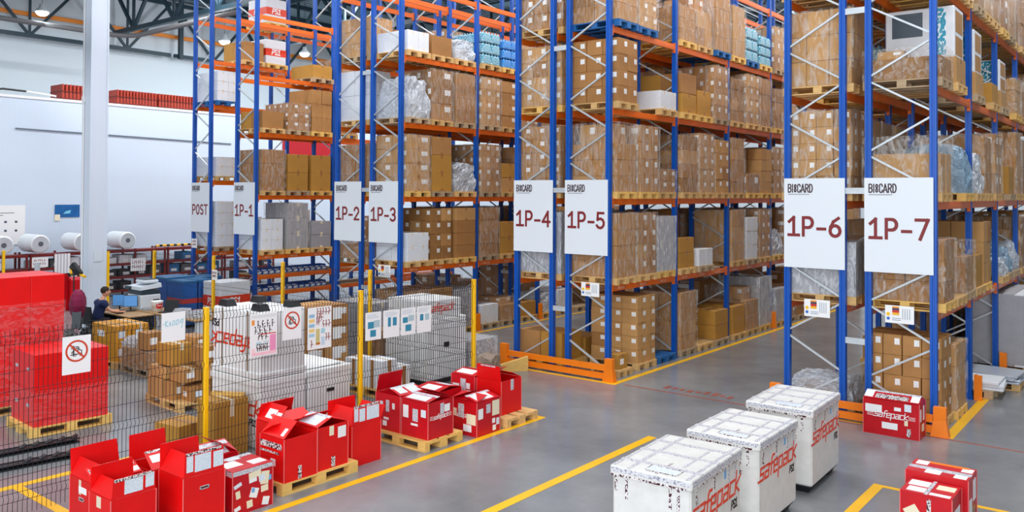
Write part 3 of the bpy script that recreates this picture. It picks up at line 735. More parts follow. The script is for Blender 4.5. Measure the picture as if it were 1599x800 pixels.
def on_fence(i, y, off=.046):
    a, b = FP[i], FP[i + 1]; f = (y - a[1]) / (b[1] - a[1]); x = a[0] + (b[0] - a[0]) * f
    ang = math.atan2(b[1] - a[1], b[0] - a[0]); n = (math.sin(ang), -math.cos(ang))
    return (x + n[0] * off, y + n[1] * off), ang
def board(name, label, cat, i, y0, y1, z0, z1, group=None, m=None):
    (x, y), ang = on_fence(i, (y0 + y1) / 2)
    t = thing(name, label, cat, (x, y, z0), ang, group); w_ = (y1 - y0) / 2
    MB().box(-w_, w_, -.004, 0, 0, z1 - z0).build('sheet', m or PAPER, t)
    return t, w_, z1 - z0
def ring(mb, cx, cz, r, wt, y, m=0, n=28):
    for i in range(n):
        a0, a1 = 2 * math.pi * i / n, 2 * math.pi * (i + 1) / n
        P = lambda a, rr, yy: (cx + rr * math.cos(a), yy, cz + rr * math.sin(a))
        mb.hexa([P(a0, r - wt, y), P(a0, r, y), P(a1, r, y), P(a1, r - wt, y), P(a0, r - wt, y - .0015), P(a0, r, y - .0015), P(a1, r, y - .0015), P(a1, r - wt, y - .0015)], m)
def strokes(mb, polys, ox, oz, s, wt, y):
    for poly in polys:
        for a, b in zip(poly, poly[1:]): mb.bar((ox + a[0] * s, y, oz + a[1] * s), (ox + b[0] * s, y, oz + b[1] * s), wt, .0015, upv=(0, 1, 0))
TRUCK = [[(-.5, -.3), (-.5, -.05), (-.3, -.05)], [(-.65, -.4), (-.3, -.4)], [(-.3, -.45), (-.3, .45), (.15, .45), (.3, .05), (.5, .05), (.5, -.35), (-.2, -.35)], [(-.1, .3), (.1, .3), (.15, .05), (-.1, .05), (-.1, .3)], [(-.62, .3), (-.3, .3)], [(-.35, -.55), (-.35, .6)]]
def no_truck(label, i, y0, y1, z0, z1):
    t, w_, h = board('prohibition_sign', label, 'sign', i, y0, y1, z0, z1, 'no forklift signs on the fence')
    r = w_ * .80; cz = h * .60
    mb = MB(); ring(mb, 0, cz, r, r * .17, -.004); mb.bar((-r * .62, -.0065, cz + r * .62), (r * .62, -.0065, cz - r * .62), r * .16, .001, upv=(0, 1, 0))
    mb.build('red_ring', mat('prohibition_red', (206, 70, 44), .5), t)
    m2 = MB(); strokes(m2, TRUCK, 0, cz, r * .85, r * .07, -.005)
    for (wx, wz) in ((-.18, -.42), (.42, -.42)): ring(m2, wx * r * .85, cz + wz * r * .85, r * .13, r * .06, -.004, 0, 12)
    m2.build('truck_pictogram', INK, t)
no_truck('white no-forklift sign on the fence by the red box stack', 0, 4.38, 4.70, 1.56, 2.0)
no_truck('white no-forklift sign on the fence between two picture posters', 1, 7.37, 7.69, 1.57, 2.03)
# hand written sheet
t, w_, h = board('handwritten_sheet', 'white sheet with pale blue handwriting on the fence left of a yellow post', 'notice', 0, 5.57, 5.89, 1.78, 2.15)
mb = MB(); cy = mat('cyan_marker', (150, 206, 222), .6)
strokes(mb, [[(-.5, .0), (-.42, .0)], [(-.36, -.12), (-.36, .14)], [(-.26, .14), (-.36, .0), (-.25, -.12)], [(-.2, -.1), (-.16, .08), (-.12, -.1)], [(-.06, -.08), (-.04, .1), (.04, .12), (.06, -.06), (-.06, -.08)], [(.12, -.08), (.14, .12), (.22, .14), (.23, -.04), (.12, -.08)], [(.4, .16), (.3, .1), (.3, 0), (.4, .02), (.42, .16), (.38, -.18), (.34, -.24)]], 0, h * .62, .30, .009, -.005)
mb.build('handwriting', cy, t)
# picture posters: panels of figures and coloured blocks
def poster(label, i, y0, y1, z0, z1, kind):
    t, w_, h = board('safety_poster', label, 'poster', i, y0, y1, z0, z1)
    def blk(nm, c, x0, x1, a, b): MB().box(-w_ + x0 * 2 * w_, -w_ + x1 * 2 * w_, -.0055, -.004, a * h, b * h).build(nm, mat('poster_%d_%d_%d' % c, c, .5), t)
    if kind == 0:
        blk('colour_block', (224, 226, 226), .05, .95, .90, .97); blk('colour_block', (240, 150, 60), .06, .16, .74, .86)
        blk('colour_block', (214, 70, 60), .36, .95, .50, .525); blk('colour_block', (238, 150, 190), .72, .95, .10, .48); blk('colour_block', (246, 196, 206), .06, .95, .03, .10)
        blk('colour_block', (190, 214, 222), .22, .42, .28, .34); blk('colour_block', (208, 222, 228), .48, .68, .28, .36); blk('colour_block', (246, 214, 220), .05, .2, .1, .2)
        rows_ = ((.66, 4, .2, .9), (.53, 4, .1, .8), (.38, 3, .24, .64), (.12, 6, .24, .66))
    else:
        for q in range(5): blk('colour_block', ((150, 190, 214), (240, 206, 130), (150, 190, 214), (240, 206, 130), (170, 206, 226))[q], .05, .28, .76 - q * .115, .84 - q * .115)
        blk('colour_block', (206, 192, 130), .34, .50, .12, .48); blk('colour_block', (168, 210, 224), .56, .72, .36, .48); blk('colour_block', (226, 122, 40), .34, .52, .10, .15); blk('colour_block', (196, 216, 232), .56, .72, .08, .28)
        rows_ = ((.80, 5, .34, .94), (.68, 3, .34, .62), (.57, 2, .34, .5), (.5, 3, .6, .95), (.18, 2, .72, .94), (.05, 1, .1, .2))
    f = MB()
    for z, n, a, b in rows_:
        for q in range(n):
            x = -w_ + (a + (b - a) * (q + .5) / n) * 2 * w_; zz_ = z * h; s = .05 * h / .6
            f.bar((x, -.005, zz_ + s * .5), (x + s * U(-.3, .3), -.005, zz_ + s * 1.6), .014, .0015, upv=(0, 1, 0)); f.bar((x, -.005, zz_), (x, -.005, zz_ + s), .01, .0015, upv=(0, 1, 0)); f.bar((x, -.005, zz_ + s), (x + s * .8, -.005, zz_ + s * U(.5, 1.4)), .008, .0015, upv=(0, 1, 0))
            ring(f, x, zz_ + s * 1.9, .012, .011, -.004, 0, 8)
    f.build('pictograms', mat('poster_ink', (66, 50, 50), .5) if kind == 0 else mat('poster_ink_red', (150, 66, 60), .5), t)
poster('pictogram poster with pink table on the fence by the white cases', 1, 6.84, 7.28, 1.40, 2.0, 0)
poster('pictogram poster with blue and yellow panels on the fence before brown cartons', 1, 7.80, 8.23, 1.37, 1.99, 1)
names = ['leftmost of four white instruction sheets on the fence', 'second from left of four white instruction sheets on the fence', 'third from left of four white instruction sheets on the fence', 'rightmost of four white instruction sheets on the fence']
pics = [((.15, .42, .52, .66), (.52, .44, .9, .70), (.3, .12, .66, .36)), ((.28, .40, .46, .74), (.58, .42, .82, .72)), ((.12, .46, .46, .66), (.5, .5, .88, .72), (.3, .14, .7, .38)), ((.2, .46, .44, .70), (.56, .46, .84, .70))]
for q, (a, b) in enumerate(((8.89, 9.20), (9.24, 9.57), (9.60, 9.91), (9.94, 10.25))):
    t, w_, h = board('instruction_sheet', names[q], 'notice', 2, a, b, 1.365, 1.805, 'instruction sheets on the fence')
    for j, (x0, z0, x1, z1) in enumerate(pics[q]):
        MB().box(-w_ + x0 * 2 * w_, -w_ + x1 * 2 * w_, -.0055, -.004, z0 * h, z1 * h).build('photo', mat('photo_%d' % (j % 2 if q != 1 else 0), (56, 140, 172) if (j % 2 == 0 or q == 1) else (176, 200, 208), .4), t)
    tm = MB()
    for j in range(5): tm.box(-w_ * .8, w_ * U(.3, .8), -.0052, -.004, h * (.78 + j * .035), h * (.79 + j * .035))
    tm.build('printed_text', mat('text_grey', (176, 190, 208), .5), t)

# ------------------------------------------------------------------ red cases in front of the fence
def paper(t, org, ux, uy, w_, h, m=None, nm='paper_label', lab=None):
    """a thin label lying on a face: org = lower left corner"""
    org = Vector(org); ux = Vector(ux).normalized(); uy = Vector(uy).normalized(); n = ux.cross(uy); b = MB()
    p = [org, org + ux * w_, org + ux * w_ + uy * h, org + uy * h]
    dz = U(.0005, .0035); b.hexa([q + n * .0003 for q in p] + [q + n * (.0015 + dz) for q in p]); o = b.build(nm, m or PAPER, t)
    if lab: o['label'] = lab
    return o
def red_case(label, x0, x1, y0, y1, h, z=0, flaps=(), m=RED, rz=0, lid=False, logo='', papers=(), tapes=(), handles=(), group='red reusable shipping boxes'):
    """open-topped board box; flaps: (side, angle, length, list of labels). 90 = upright, 0 = closed, 180 = hanging outside"""
    cx, cyy = (x0 + x1) / 2, (y0 + y1) / 2; a, c = (x1 - x0) / 2, (y1 - y0) / 2; th = .007
    t = thing('red_box', label, 'box', (cx, cyy, z), rz, group)
    b = MB(); b.box(-a, a, -c, c, 0, th)
    b.box(-a, -a + th, -c, c, th, h).box(a - th, a, -c, c, th, h).box(-a + th, a - th, -c, -c + th, th, h).box(-a + th, a - th, c - th, c, th, h)
    if lid: b.box(-a, a, -c, c, h, h + th)
    b.build('box_body', m, t)
    for sx in (-1, 1):
        for sy in (-1, 1):
            if sx > 0 or sy < 0: MB().box(sx * a - .004, sx * a + .004, sy * c - .004, sy * c + .004, 0, h).build('edge_strip', REDEDGE, t)
    for k_, (side, ang, ln, labs) in enumerate(flaps):
        ang = math.radians(ang); ca, sa = math.cos(ang), math.sin(ang)
        half = c if side in ('+x', '-x') else a
        # flap frame: origin at the hinge middle, U along the hinge, V away from the hinge
        if side == '+x': O = Vector((a - th, 0, h + .004)); Uv = Vector((0, 1, 0)); V = Vector((-ca, 0, sa))
        if side == '-x': O = Vector((-a + th, 0, h + .004)); Uv = Vector((0, -1, 0)); V = Vector((ca, 0, sa))
        if side == '-y': O = Vector((0, -c + th, h + .004)); Uv = Vector((1, 0, 0)); V = Vector((0, ca, sa))
        if side == '+y': O = Vector((0, c - th, h + .004)); Uv = Vector((-1, 0, 0)); V = Vector((0, -ca, sa))
        N = Uv.cross(V)      # outer face when closed (points up / outwards)
        hw = half - .008; tp = .012
        P = [O - Uv * hw, O + Uv * hw, O + Uv * (hw - tp) + V * ln, O - Uv * (hw - tp) + V * ln]
        fb = MB().hexa([p_ for p_ in P] + [p_ + N * .006 for p_ in P])
        f = fb.build('flap', m, t)
        if ang > .6 and side in ('+x', '-x'):
            q = O - Uv * hw + V * (ln - .03) + N * .0062
            paper(f, q + Uv * .02, Uv, V, 2 * hw - .06, .03, TAPEP, 'tape_strip')
        for (u0, v0, uw, vh, mm) in labs:
            q = O - Uv * hw + Uv * (u0 * 2 * hw) + V * (v0 * ln) + N * .0062
            paper(f, q, Uv, V, uw * 2 * hw, vh * ln, mm)
    fx = {'+x': ((a, -c, 0), (0, 1, 0), 2 * c), '-y': ((-a, -c, 0), (1, 0, 0), 2 * a), 'top': ((-a, -c, h + th), (1, 0, 0), 2 * a)}
    for side, u0, v0, uw, vh, mm, *tilt in papers:
        o_, ux, W = fx[side]; o_ = Vector(o_); ux = Vector(ux); uy = Vector((0, 0, 1)) if side != 'top' else Vector((0, 1, 0)); H = h if side != 'top' else 2 * c
        q = o_ + ux * (u0 * W) + uy * (v0 * H)
        if tilt: ct, st = math.cos(tilt[0]), math.sin(tilt[0]); ux, uy = ux * ct + uy * st, uy * ct - ux * st
        paper(t, q, ux, uy, uw * W, vh * H, mm, 'tape_strip' if mm in (TAPEP, TAPEG, KTAPE, CTAPE) else 'paper_label')
    for side, u0, v0 in handles:
        o_, ux, W = fx[side]; o_ = Vector(o_); ux = Vector(ux); uy = Vector((0, 0, 1)); n = ux.cross(uy)
        q = o_ + ux * (u0 * W) + uy * (v0 * h); hb = MB()
        for (u_, v_, du, dv) in ((-.055, -.018, .11, .008), (-.055, .012, .11, .008), (-.055, -.018, .008, .036), (.047, -.018, .008, .036)):
            p = [q + ux * u_ + uy * v_, q + ux * (u_ + du) + uy * v_, q + ux * (u_ + du) + uy * (v_ + dv), q + ux * u_ + uy * (v_ + dv)]
            hb.hexa([r_ for r_ in p] + [r_ + n * .008 for r_ in p])
        hh = hb.build('hand_hole_rim', GALV, t); p = [q - ux * .05 - uy * .014, q + ux * .05 - uy * .014, q + ux * .05 + uy * .014, q - ux * .05 + uy * .014]
        MB().hexa([r_ for r_ in p] + [r_ + n * .002 for r_ in p]).build('hand_hole', mat('hand_hole_dark', (92, 30, 30), .6), hh)
    if logo:
        o_, ux, W = fx[logo]; o_ = Vector(o_); ux = Vector(ux); s = W * .128
        tw = text_width('safepack', s, .08); l = MB(); n = ux.cross(Vector((0, 0, 1)))
        letters(l, 'safepack', o_ + ux * (W / 2 - tw / 2) + Vector((0, 0, h * .52)), ux, (0, 0, 1), s, .11, .08, shear=.18)
        for q in range(3):
            for sgn in (-1, 1):
                c0 = o_ + ux * (W / 2 + sgn * (tw / 2 + W * .07)) + Vector((0, 0, h * (.53 + q * .04)))
                l.bar(c0 - ux * W * .06 + n * .001, c0 + ux * W * .06 + n * .001, .006, .002, upv=tuple(n))
        l.build('lettering', PAPER, t)
    return t
W3 = [(.06, .2, .16, .66, PRINT), (.26, .15, .4, .7, PRINT), (.72, .15, .25, .66, PRINT)]
red_case('new red box with upright flaps at far left, rear of its pair', -9.62, -9.10, 4.26, 4.82, .56, 0, [('-x', 100, .27, []), ('-y', 60, .2, []), ('+x', 28, .24, [(.05, .1, .6, .35, PAPER), (.68, .1, .3, .3, PAPER), (.05, .55, .9, .3, TAPEP)])],
         handles=[('-y', .55, .62)], papers=[('-y', .42, .74, .34, .12, PAPER), ('-y', .42, .7, .1, .28, CTAPE), ('+x', .05, .7, .08, .22, PAPER)])
red_case('new red box with two flaps upright, nearest box in the lower left corner', -8.90, -8.44, 4.14, 4.62, .57, 0, [('-x', 92, .24, []), ('+x', 92, .20, [(.28, .12, .42, .72, PRINT), (.76, .2, .2, .72, PRINT)]), ('-y', 52, .18, [])],
         handles=[('+x', .5, .55)], papers=[('-y', .35, .78, .2, .2, CTAPE)])
red_case('half-hidden red box with a tilted taped flap behind the tall new one', -9.62, -9.10, 4.92, 5.40, .53, 0, [('-x', 96, .30, []), ('+x', 38, .26, [(.1, .35, .5, .4, PAPER), (.5, .02, .5, .3, TAPEP)])])
red_case('tall new red box with upright front flap carrying three white forms', -8.86, -8.36, 4.88, 5.38, .61, 0, [('-x', 95, .27, []), ('+x', 90, .26, W3), ('-y', 58, .24, [])], handles=[('+x', .5, .76)])
def stickers(n, side, seed):
    rs = random.Random(seed); out = []
    for i in range(n):
        u_ = .04 + .86 * ((i * .618 + rs.uniform(0, .1)) % 1); v_ = .08 + .72 * ((i * .382 + rs.uniform(0, .1)) % 1)
        u_ = .06 + (i % 3) * .31 + rs.uniform(-.03, .05); v_ = .06 + (i // 3) * .27 + rs.uniform(-.03, .05)
        out.append((side, u_, v_, rs.uniform(.07, .2), rs.uniform(.08, .24), rs.choice([PAPER, PAPER, PRINT, CREAM]), rs.uniform(-.35, .35)))
    return out
CREAM = mat('cream_label', (236, 226, 196), .5); SKY = mat('sky_sticker', (110, 170, 220), .5)
red_case('magenta-red sticker-covered box on the floor before the loaded pallet', -8.92, -8.42, 5.52, 6.06, .50, 0, [], REDD, 0, True, '', stickers(9, '+x', 3) + [('+x', .4, .74, .3, .14, CREAM, .1), ('+x', .68, .55, .2, .3, CREAM, -.12), ('+x', 0, .9, 1, .1, TAPEG), ('+x', .46, .42, .08, .1, SKY), ('+x', .88, .6, .08, .12, SKY), ('top', .3, .05, .4, .4, PAPER), ('top', .55, .6, .3, .34, PAPER), ('top', .0, .0, .16, 1, TAPEG), ('top', .05, .35, .22, .3, PRINT), ('-y', 0, .88, 1, .12, TAPEG)], [('+x', .58, .72)])
red_case('red box with a labelled flap and brown tape behind the sticker-covered box', -9.60, -9.06, 5.50, 6.02, .50, 0, [('+x', 22, .30, [(.05, .1, .75, .5, PRINT), (.05, .66, .9, .24, TAPEG)]), ('+y', 34, .24, [(.2, .1, .3, .8, KTAPE)])], REDD)
# pallet with four boxes
pallet((-8.98, 6.87, 0), math.pi / 2, 'fresh', 'pale wooden pallet under open red boxes, left of the big open box', None, True, (1, 1.15, 1))
red_case('red box with lifted roof-like flaps on the near end of its pallet', -9.02, -8.53, 6.30, 6.80, .53, .144, [('-y', 42, .27, [(.78, .12, .12, .4, PAPER)]), ('-x', 30, .26, [])], RED, 0, False, '', [('-y', 0, .74, .9, .14, TAPEP), ('-y', 0, .62, .8, .05, TAPEP), ('-y', .45, .34, .2, .16, PAPER), ('+x', .42, .02, .1, .3, TAPEP)], [('+x', .56, .52)])
red_case('red box with a labelled half-closed lid at the middle of its pallet', -9.04, -8.56, 6.83, 7.33, .55, .144, [('-y', 20, .27, [(.05, .1, .8, .7, PRINT), (.05, .8, .9, .18, TAPEG)]), ('+y', 18, .26, []), ('-x', 30, .2, [])], RED, 0, False, '', [('+x', .45, .02, .12, .24, TAPEP), ('+x', .66, .66, .26, .26, PAPER), ('+x', .38, .76, .14, .22, CREAM)], [('+x', .48, .58)])
red_case('red box with a raised labelled flap at the rear of its pallet', -9.54, -9.08, 6.60, 7.16, .55, .144, [('-y', 50, .26, [(.3, .2, .4, .5, PAPER), (.74, .2, .22, .4, PAPER)]), ('+x', 30, .2, []), ('-x', 70, .22, [])], RED)
red_case('tall new red box with an upright form-covered flap right of the pallet', -9.20, -8.68, 7.50, 8.02, .55, 0, [('-x', 92, .26, []), ('+x', 90, .26, [(.06, .2, .14, .66, PRINT), (.24, .15, .2, .66, PRINT), (.5, .15, .44, .7, PRINT)]), ('-y', 56, .24, []), ('+y', 120, .2, [])], RED)
# used boxes on the second pallet
pallet((-8.99, 9.0, 0), 0, 'fresh', 'pale wooden pallet under the used red sticker-covered boxes')
U1 = [('-y', .42, .52, .14, .32, TAPEG), ('-y', .18, .58, .12, .2, PRINT), ('-y', .34, .3, .2, .06, PAPER), ('-y', .68, .62, .1, .16, PAPER), ('-y', .3, .12, .16, .14, PAPER)]
red_case('used red box with one upright flap at the left on the second pallet', -9.52, -8.99, 8.69, 9.22, .54, .144, [('-x', 80, .26, []), ('+x', 18, .26, [(.1, .2, .3, .7, PRINT), (.5, .1, .4, .7, PRINT), (.02, .8, .95, .18, TAPEG)])], REDD, 0, False, '', U1)
red_case('used red box with white lettering on the second pallet, nearest corner', -8.96, -8.42, 8.69, 9.22, .53, .144, [('-y', 10, .27, [(.1, .1, .75, .55, PRINT), (.0, .72, 1, .22, TAPEG)]), ('+y', 24, .26, [])], REDD, 0, False, '+x', [('-y', .06, .5, .2, .34, PAPER), ('-y', .42, .44, .2, .34, TAPEG), ('-y', .74, .6, .18, .2, PRINT), ('-y', .36, .32, .26, .06, PAPER), ('+x', .48, .62, .14, .3, TAPEG), ('+x', .64, .66, .22, .2, PAPER)])
red_case('low used red box with a white labelled top between two groups of boxes', -9.64, -9.10, 9.62, 10.16, .56, 0, [('-y', 8, .27, [(.2, .1, .6, .7, PAPER)]), ('+y', 10, .26, [(.2, .2, .5, .6, PRINT)])], REDD)
red_case('used red box on the floor with torn cream labels over its lettering', -8.84, -8.30, 9.62, 10.17, .52, 0, [('-y', 14, .27, []), ('+x', 14, .27, [(.1, .1, .7, .7, PAPER), (.0, .76, 1, .2, TAPEG)]), ('-x', 22, .25, [])], REDD, 0, False, '-y', [('-y', .62, .34, .34, .3, CREAM), ('-y', .3, .5, .22, .4, TAPEG), ('-y', .04, .52, .2, .22, CREAM), ('-y', .5, .12, .3, .2, PAPER), ('+x', .06, .5, .2, .3, PAPER), ('+x', .4, .62, .18, .26, TAPEG), ('+x', .66, .5, .3, .44, CREAM), ('+x', .66, .28, .12, .14, PAPER), ('+x', .68, .06, .14, .16, PAPER), ('+x', .84, .2, .12, .2, PRINT)])
pallet((-8.84, 10.68, 0), 0, 'plain', 'wooden pallet under the big red box at the right end of the row')
red_case('big red box with a single upright flap at the right end of the row', -8.98, -8.46, 10.40, 10.92, .54, .144, [('-x', 30, .25, []), ('+y', 24, .24, []), ('-y', 96, .24, [(.2, .9, .6, .08, TAPEG)])], RED, 0, False, '', [('+x', .46, .68, .14, .32, TAPEG)])
red_case('used red box with taped labels behind the big box at the right end', -9.56, -9.04, 10.42, 10.94, .53, .144, [('-y', 12, .27, [(.1, .2, .7, .6, PAPER)]), ('+y', 16, .26, [(.1, .2, .7, .6, PAPER)])], REDD, 0, False, '', [('-y', .06, .42, .28, .3, PAPER), ('-y', .4, .3, .22, .6, TAPEG), ('-y', .64, .6, .16, .18, PAPER), ('-y', .66, .34, .22, .22, PAPER)])
# red boxes on the right
def gable_box(label, x0, x1, y0, y1, h, papers, logo):
    t = red_case(label, x0, x1, y0, y1, h, 0, [('-y', 24, (y1 - y0) * .54, [(.0, .1, .16, .8, PAPER), (.2, .1, .6, .5, TAPEP), (.84, .1, .15, .8, PAPER), (0, .8, 1, .2, TAPEG)]), ('+y', 24, (y1 - y0) * .54, [])], REDD, 0, False, logo, papers)
    g = MB(); a = (x1 - x0) / 2 - .01; c = (y1 - y0) / 2 - .01
    for s in (-1, 1):
        x = s * a; g.hexa([(x - .004, -c, h), (x + .004, -c, h), (x + .004, c, h), (x - .004, c, h), (x - .004, -.01, h + .085), (x + .004, -.01, h + .085), (x + .004, .01, h + .085), (x - .004, .01, h + .085)])
    g.build('gusset', REDD, t); return t
gable_box('red box with white lettering standing against the orange barrier under 1P-7', -3.86, -3.05, 13.72, 14.12, .54, [('-y', .04, .62, .3, .22, PAPER), ('-y', .34, .2, .28, .18, PAPER), ('-y', .56, .74, .12, .1, PAPER), ('-y', .74, .76, .12, .2, PRINT), ('-y', .78, .06, .07, .22, TAPEP), ('-y', .74, .36, .06, .14, CREAM), ('+x', .1, .5, .2, .34, PAPER), ('+x', .6, .5, .14, .4, PAPER), ('+x', .4, .2, .3, .2, CREAM)], '-y')
red_case('sticker-covered red box in the lower right corner, nearer of two', -2.37, -1.86, 9.78, 10.28, .50, 0, [], REDD, 0, True, '', [('-y', .22, .36, .28, .30, CREAM, .6), ('-y', .52, .02, .08, .9, TAPEP), ('-y', .64, .3, .1, .2, SKY), ('-y', .74, .34, .24, .3, PAPER), ('+x', .3, .3, .5, .4, PAPER), ('top', .1, .1, .35, .3, PAPER), ('top', .05, .5, .4, .36, PAPER), ('top', .55, .04, .4, .16, PAPER), ('top', .46, 0, .07, 1, TAPEG), ('top', .6, .5, .35, .3, CREAM)], [])
red_case('sticker-covered red box in the lower right corner, farther of two', -2.44, -1.80, 10.31, 10.80, .57, 0, [], REDD, 0, True, '', [('top', 0, .3, 1, .2, TAPEG), ('top', .06, .62, .2, .3, PAPER), ('top', .3, .04, .25, .3, PAPER), ('top', .8, .6, .18, .3, PAPER), ('top', .76, .04, .2, .3, PAPER), ('top', .2, .84, .7, .12, GUARD), ('+x', .1, .3, .3, .3, PAPER), ('+x', .55, .5, .3, .4, PAPER), ('+x', .4, .1, .3, .3, KTAPE)], [])

# ------------------------------------------------------------------ white shipping cases
def white_case(label, x, y, rz, L=1.16, W=.82, h=.86, z=.0, text='+x', dolly=True, flip=False, worn=True, group='white hard-board shipping cases'):
    """near corner local frame: W along x, L along y; lid overhangs, black feet below"""
    t = thing('white_case', label, 'shipping case', (x, y, z), rz, group); a, c = W / 2, L / 2; zb = .1 if dolly else 0
    M_ = WHITEU if worn else WHITEP
    z0, z1 = zb, zb + h
    MB().rbox(-a, a, -c, c, z0, z1, .02).build('case_body', M_, t)
    o = .018
    MB().rbox(-a - o, a + o, -c - o, c + o, z1 - .012 if not flip else z0 - .0, z1 + .085 if not flip else z0 + .09, .012).build('lid', M_, t)
    if dolly:
        MB().box(-a + .03, a - .03, -c + .03, c - .03, .07, .1).build('base_plate', BLACK, t)
        for sx in (-1, 1):
            for sy in (-1, 0, 1) if False else (-1, 1):
                MB().hexa([(sx * (a - .14) - .07, sy * (c - .17) - .1, 0), (sx * (a - .14) + .07, sy * (c - .17) - .1, 0), (sx * (a - .14) + .07, sy * (c - .17) + .1, 0), (sx * (a - .14) - .07, sy * (c - .17) + .1, 0), (sx * (a - .14) - .1, sy * (c - .17) - .13, .07), (sx * (a - .14) + .1, sy * (c - .17) - .13, .07), (sx * (a - .14) + .1, sy * (c - .17) + .13, .07), (sx * (a - .14) - .1, sy * (c - .17) + .13, .07)]).build('foot', BLACK, t)
    zl = z1 + .086
    if worn:
        def strip(x0, x1, y0, y1, za, zb_, m): MB().box(x0, x1, y0, y1, za, zb_).build('tape_strip', m, t)
        e = .0025
        for yy in (-c * .62, c * .02, c * .6): strip(-a - o, a + o, yy - .03, yy + .03, zl, zl + e, TAPEG)
        strip(-a * .6, -a * .5, -c - o, c, zl, zl + e * .7, TAPEG); strip(a * .1, a * .16, -c, -c * .4, zl, zl + e * .7, TAPEP)
        strip(a + o, a + o + e, -c, c, z1 + .02, z1 + .075, TAPEG); strip(-a, a, -c - o - e, -c - o, z1 + .03, z1 + .07, TAPEG)
        strip(-a, a * .9, -c - e - .019, -c - .018, z1 - .01, z1 + .01, TAPEP); strip(a + .018, a + .019 + e, -c * .9, c * .9, z1 - .01, z1 + .008, TAPEP)
        for xx, dz in ((-a * .9, .16), (-a * .62, .22), (a * .5, .30), (a * .7, .22)): strip(xx - .014, xx + .014, -c - e, -c, z1 - dz, z1, TAPEP)
        for yy, dz in ((-c * .78, .22), (-c * .1, .3), (c * .5, .24), (c * .8, .24)): strip(a, a + e, yy - .02, yy + .02, z1 - dz, z1, TAPEP if yy < 0 else TAPEG)
        strip(a, a + e, c * .3, c * .38, z1 - .12, z1 - .04, SKY)
        paper(t, (-a * .2, -c * .93, zl + .0005), (1, 0, 0), (0, 1, 0), a * .8, c * .26, PRINT)
        for yy in (-c * .93, -c * .68): strip(-a * .2, a * .6, yy - .006, yy + .006, zl, zl + .0045, TAPEP)
        for xx in (-a * .2, a * .6): strip(xx - .006, xx + .006, -c * .93, -c * .68, zl, zl + .0045, TAPEP)
        strip(a * .45, a * .52, -c * .5, c * .5, zl, zl + e * .6, TAPEG); strip(-a, -a * .93, -c, c, zl, zl + e * .6, TAPEG); strip(a * .86, a * .95, -c, c, zl, zl + e * .6, TAPEG)
    for face in text:
        l = MB(); l2 = MB(); ln = L if face == 'x' else W
        s = ln * (.178 if worn else .19); ws = 1.14; tw = text_width('safepack', s, .1, ws)
        org, ux = ((a + .001, -c, 0), Vector((0, 1, 0))) if face == 'x' else ((-a, -c - .001, 0), Vector((1, 0, 0)))
        org = Vector(org); uy = Vector((0, 0, 1)); zt = z0 + h * (.60 if worn else .52)
        if flip:      # the case stands on its head, so the writing does too
            letters(l, 'safepack', org + ux * (ln / 2 + tw / 2) + uy * (z0 + h * .60), -ux, -uy, s, .125, .1, shear=.22, wscale=ws)
            l.v = [tuple(Vector(p) + (ux.cross(uy)) * .003) for p in l.v]
            letters(l2, 'PS1', org + ux * (ln * .14) + uy * (z0 + h * .80), -ux, -uy, s * .42, .2, .12, shear=.2); l2.v = [tuple(Vector(p) + (ux.cross(uy)) * .003) for p in l2.v]
        else:
            letters(l, 'safepack', org + ux * (ln * .5 - tw * .5) + uy * zt, ux, uy, s, .125, .1, shear=.22, wscale=ws)
            letters(l2, 'PS1', org + ux * (ln * .80) + uy * (zt - h * .16), ux, uy, s * .36, .2, .12, shear=.2)
        l.build('lettering', LOGO, t); l2.build('model_code', INK, t)
    return t
def corner(x, y, rz, W, L):   # centre from the near (+x, -y) corner
    cx, cy_ = -W / 2, L / 2; ca, sa = math.cos(rz), math.sin(rz)
    return x + cx * ca - cy_ * sa, y + cx * sa + cy_ * ca
for (x, y, rz, L, lab) in ((-3.53, 7.12, .05, 1.26, 'scuffed white shipping case with lifted tape, nearest of the three in front'), (-3.52, 8.70, .01, 1.16, 'scuffed white shipping case in the middle of the three in front'), (-3.53, 10.40, .03, 1.16, 'scuffed white shipping case nearest the red line, farthest of three')):
    cx, cy_ = corner(x, y, rz, .82, L); white_case(lab, cx, cy_, rz, L, .82, .86, 0, 'x')
# ------------------------------------------------------------------ stacks behind the fence
def solid_case(label, loc, rz, d, w_, h, group, m=RED, handles=True, nx=1):
    t = thing('red_case' if m is RED else 'case', label, 'case', loc, rz, group)
    MB().rbox(-d / 2, d / 2, -w_ / 2, w_ / 2, 0, h, .006).build('case_body', m, t)
    if handles:
        for (x, y, face) in ((0, -w_ / 2, 'y'), (d / 2, 0, 'x'))[:1]:
            hb = MB()
            for (u_, v_, du, dv) in ((-.05, -.02, .1, .01), (-.05, .016, .1, .01), (-.05, -.02, .012, .046), (.038, -.02, .012, .046), (-.038, -.008, .076, .02)):
                hb.box(u_, u_ + du, -w_ / 2 - .008, -w_ / 2, h * .55 + v_, h * .55 + v_ + dv)
            hb.build('handle', GALV, t)
    return t
RG = 'red cases stacked on pallets by the fence'
rz = -.06; ca, sa = math.cos(rz), math.sin(rz)
def L2(cx, cy_, x, y, rz): return cx + x * math.cos(rz) - y * math.sin(rz), cy_ + x * math.sin(rz) + y * math.cos(rz)
PC = (-13.88, 5.98)
pallet((PC[0], PC[1], 0), math.pi / 2 + rz, 'fresh', 'pale wooden pallet under the lower stack of red cases', None, True, (1, 1.28, 1))
for lv in range(2):
    for i in range(2):
        for j in range(2):
            x, y = L2(PC[0], PC[1], (i - .5) * .485, (j - .5) * .545, rz)
            solid_case('red case, %s layer of the lower stack, %s column, %s' % (('bottom', 'top')[lv], ('back', 'front')[i], ('left', 'right')[j]), (x, y, .144 + lv * .545), rz, .48, .54, .54, RG, handles=j == 0)
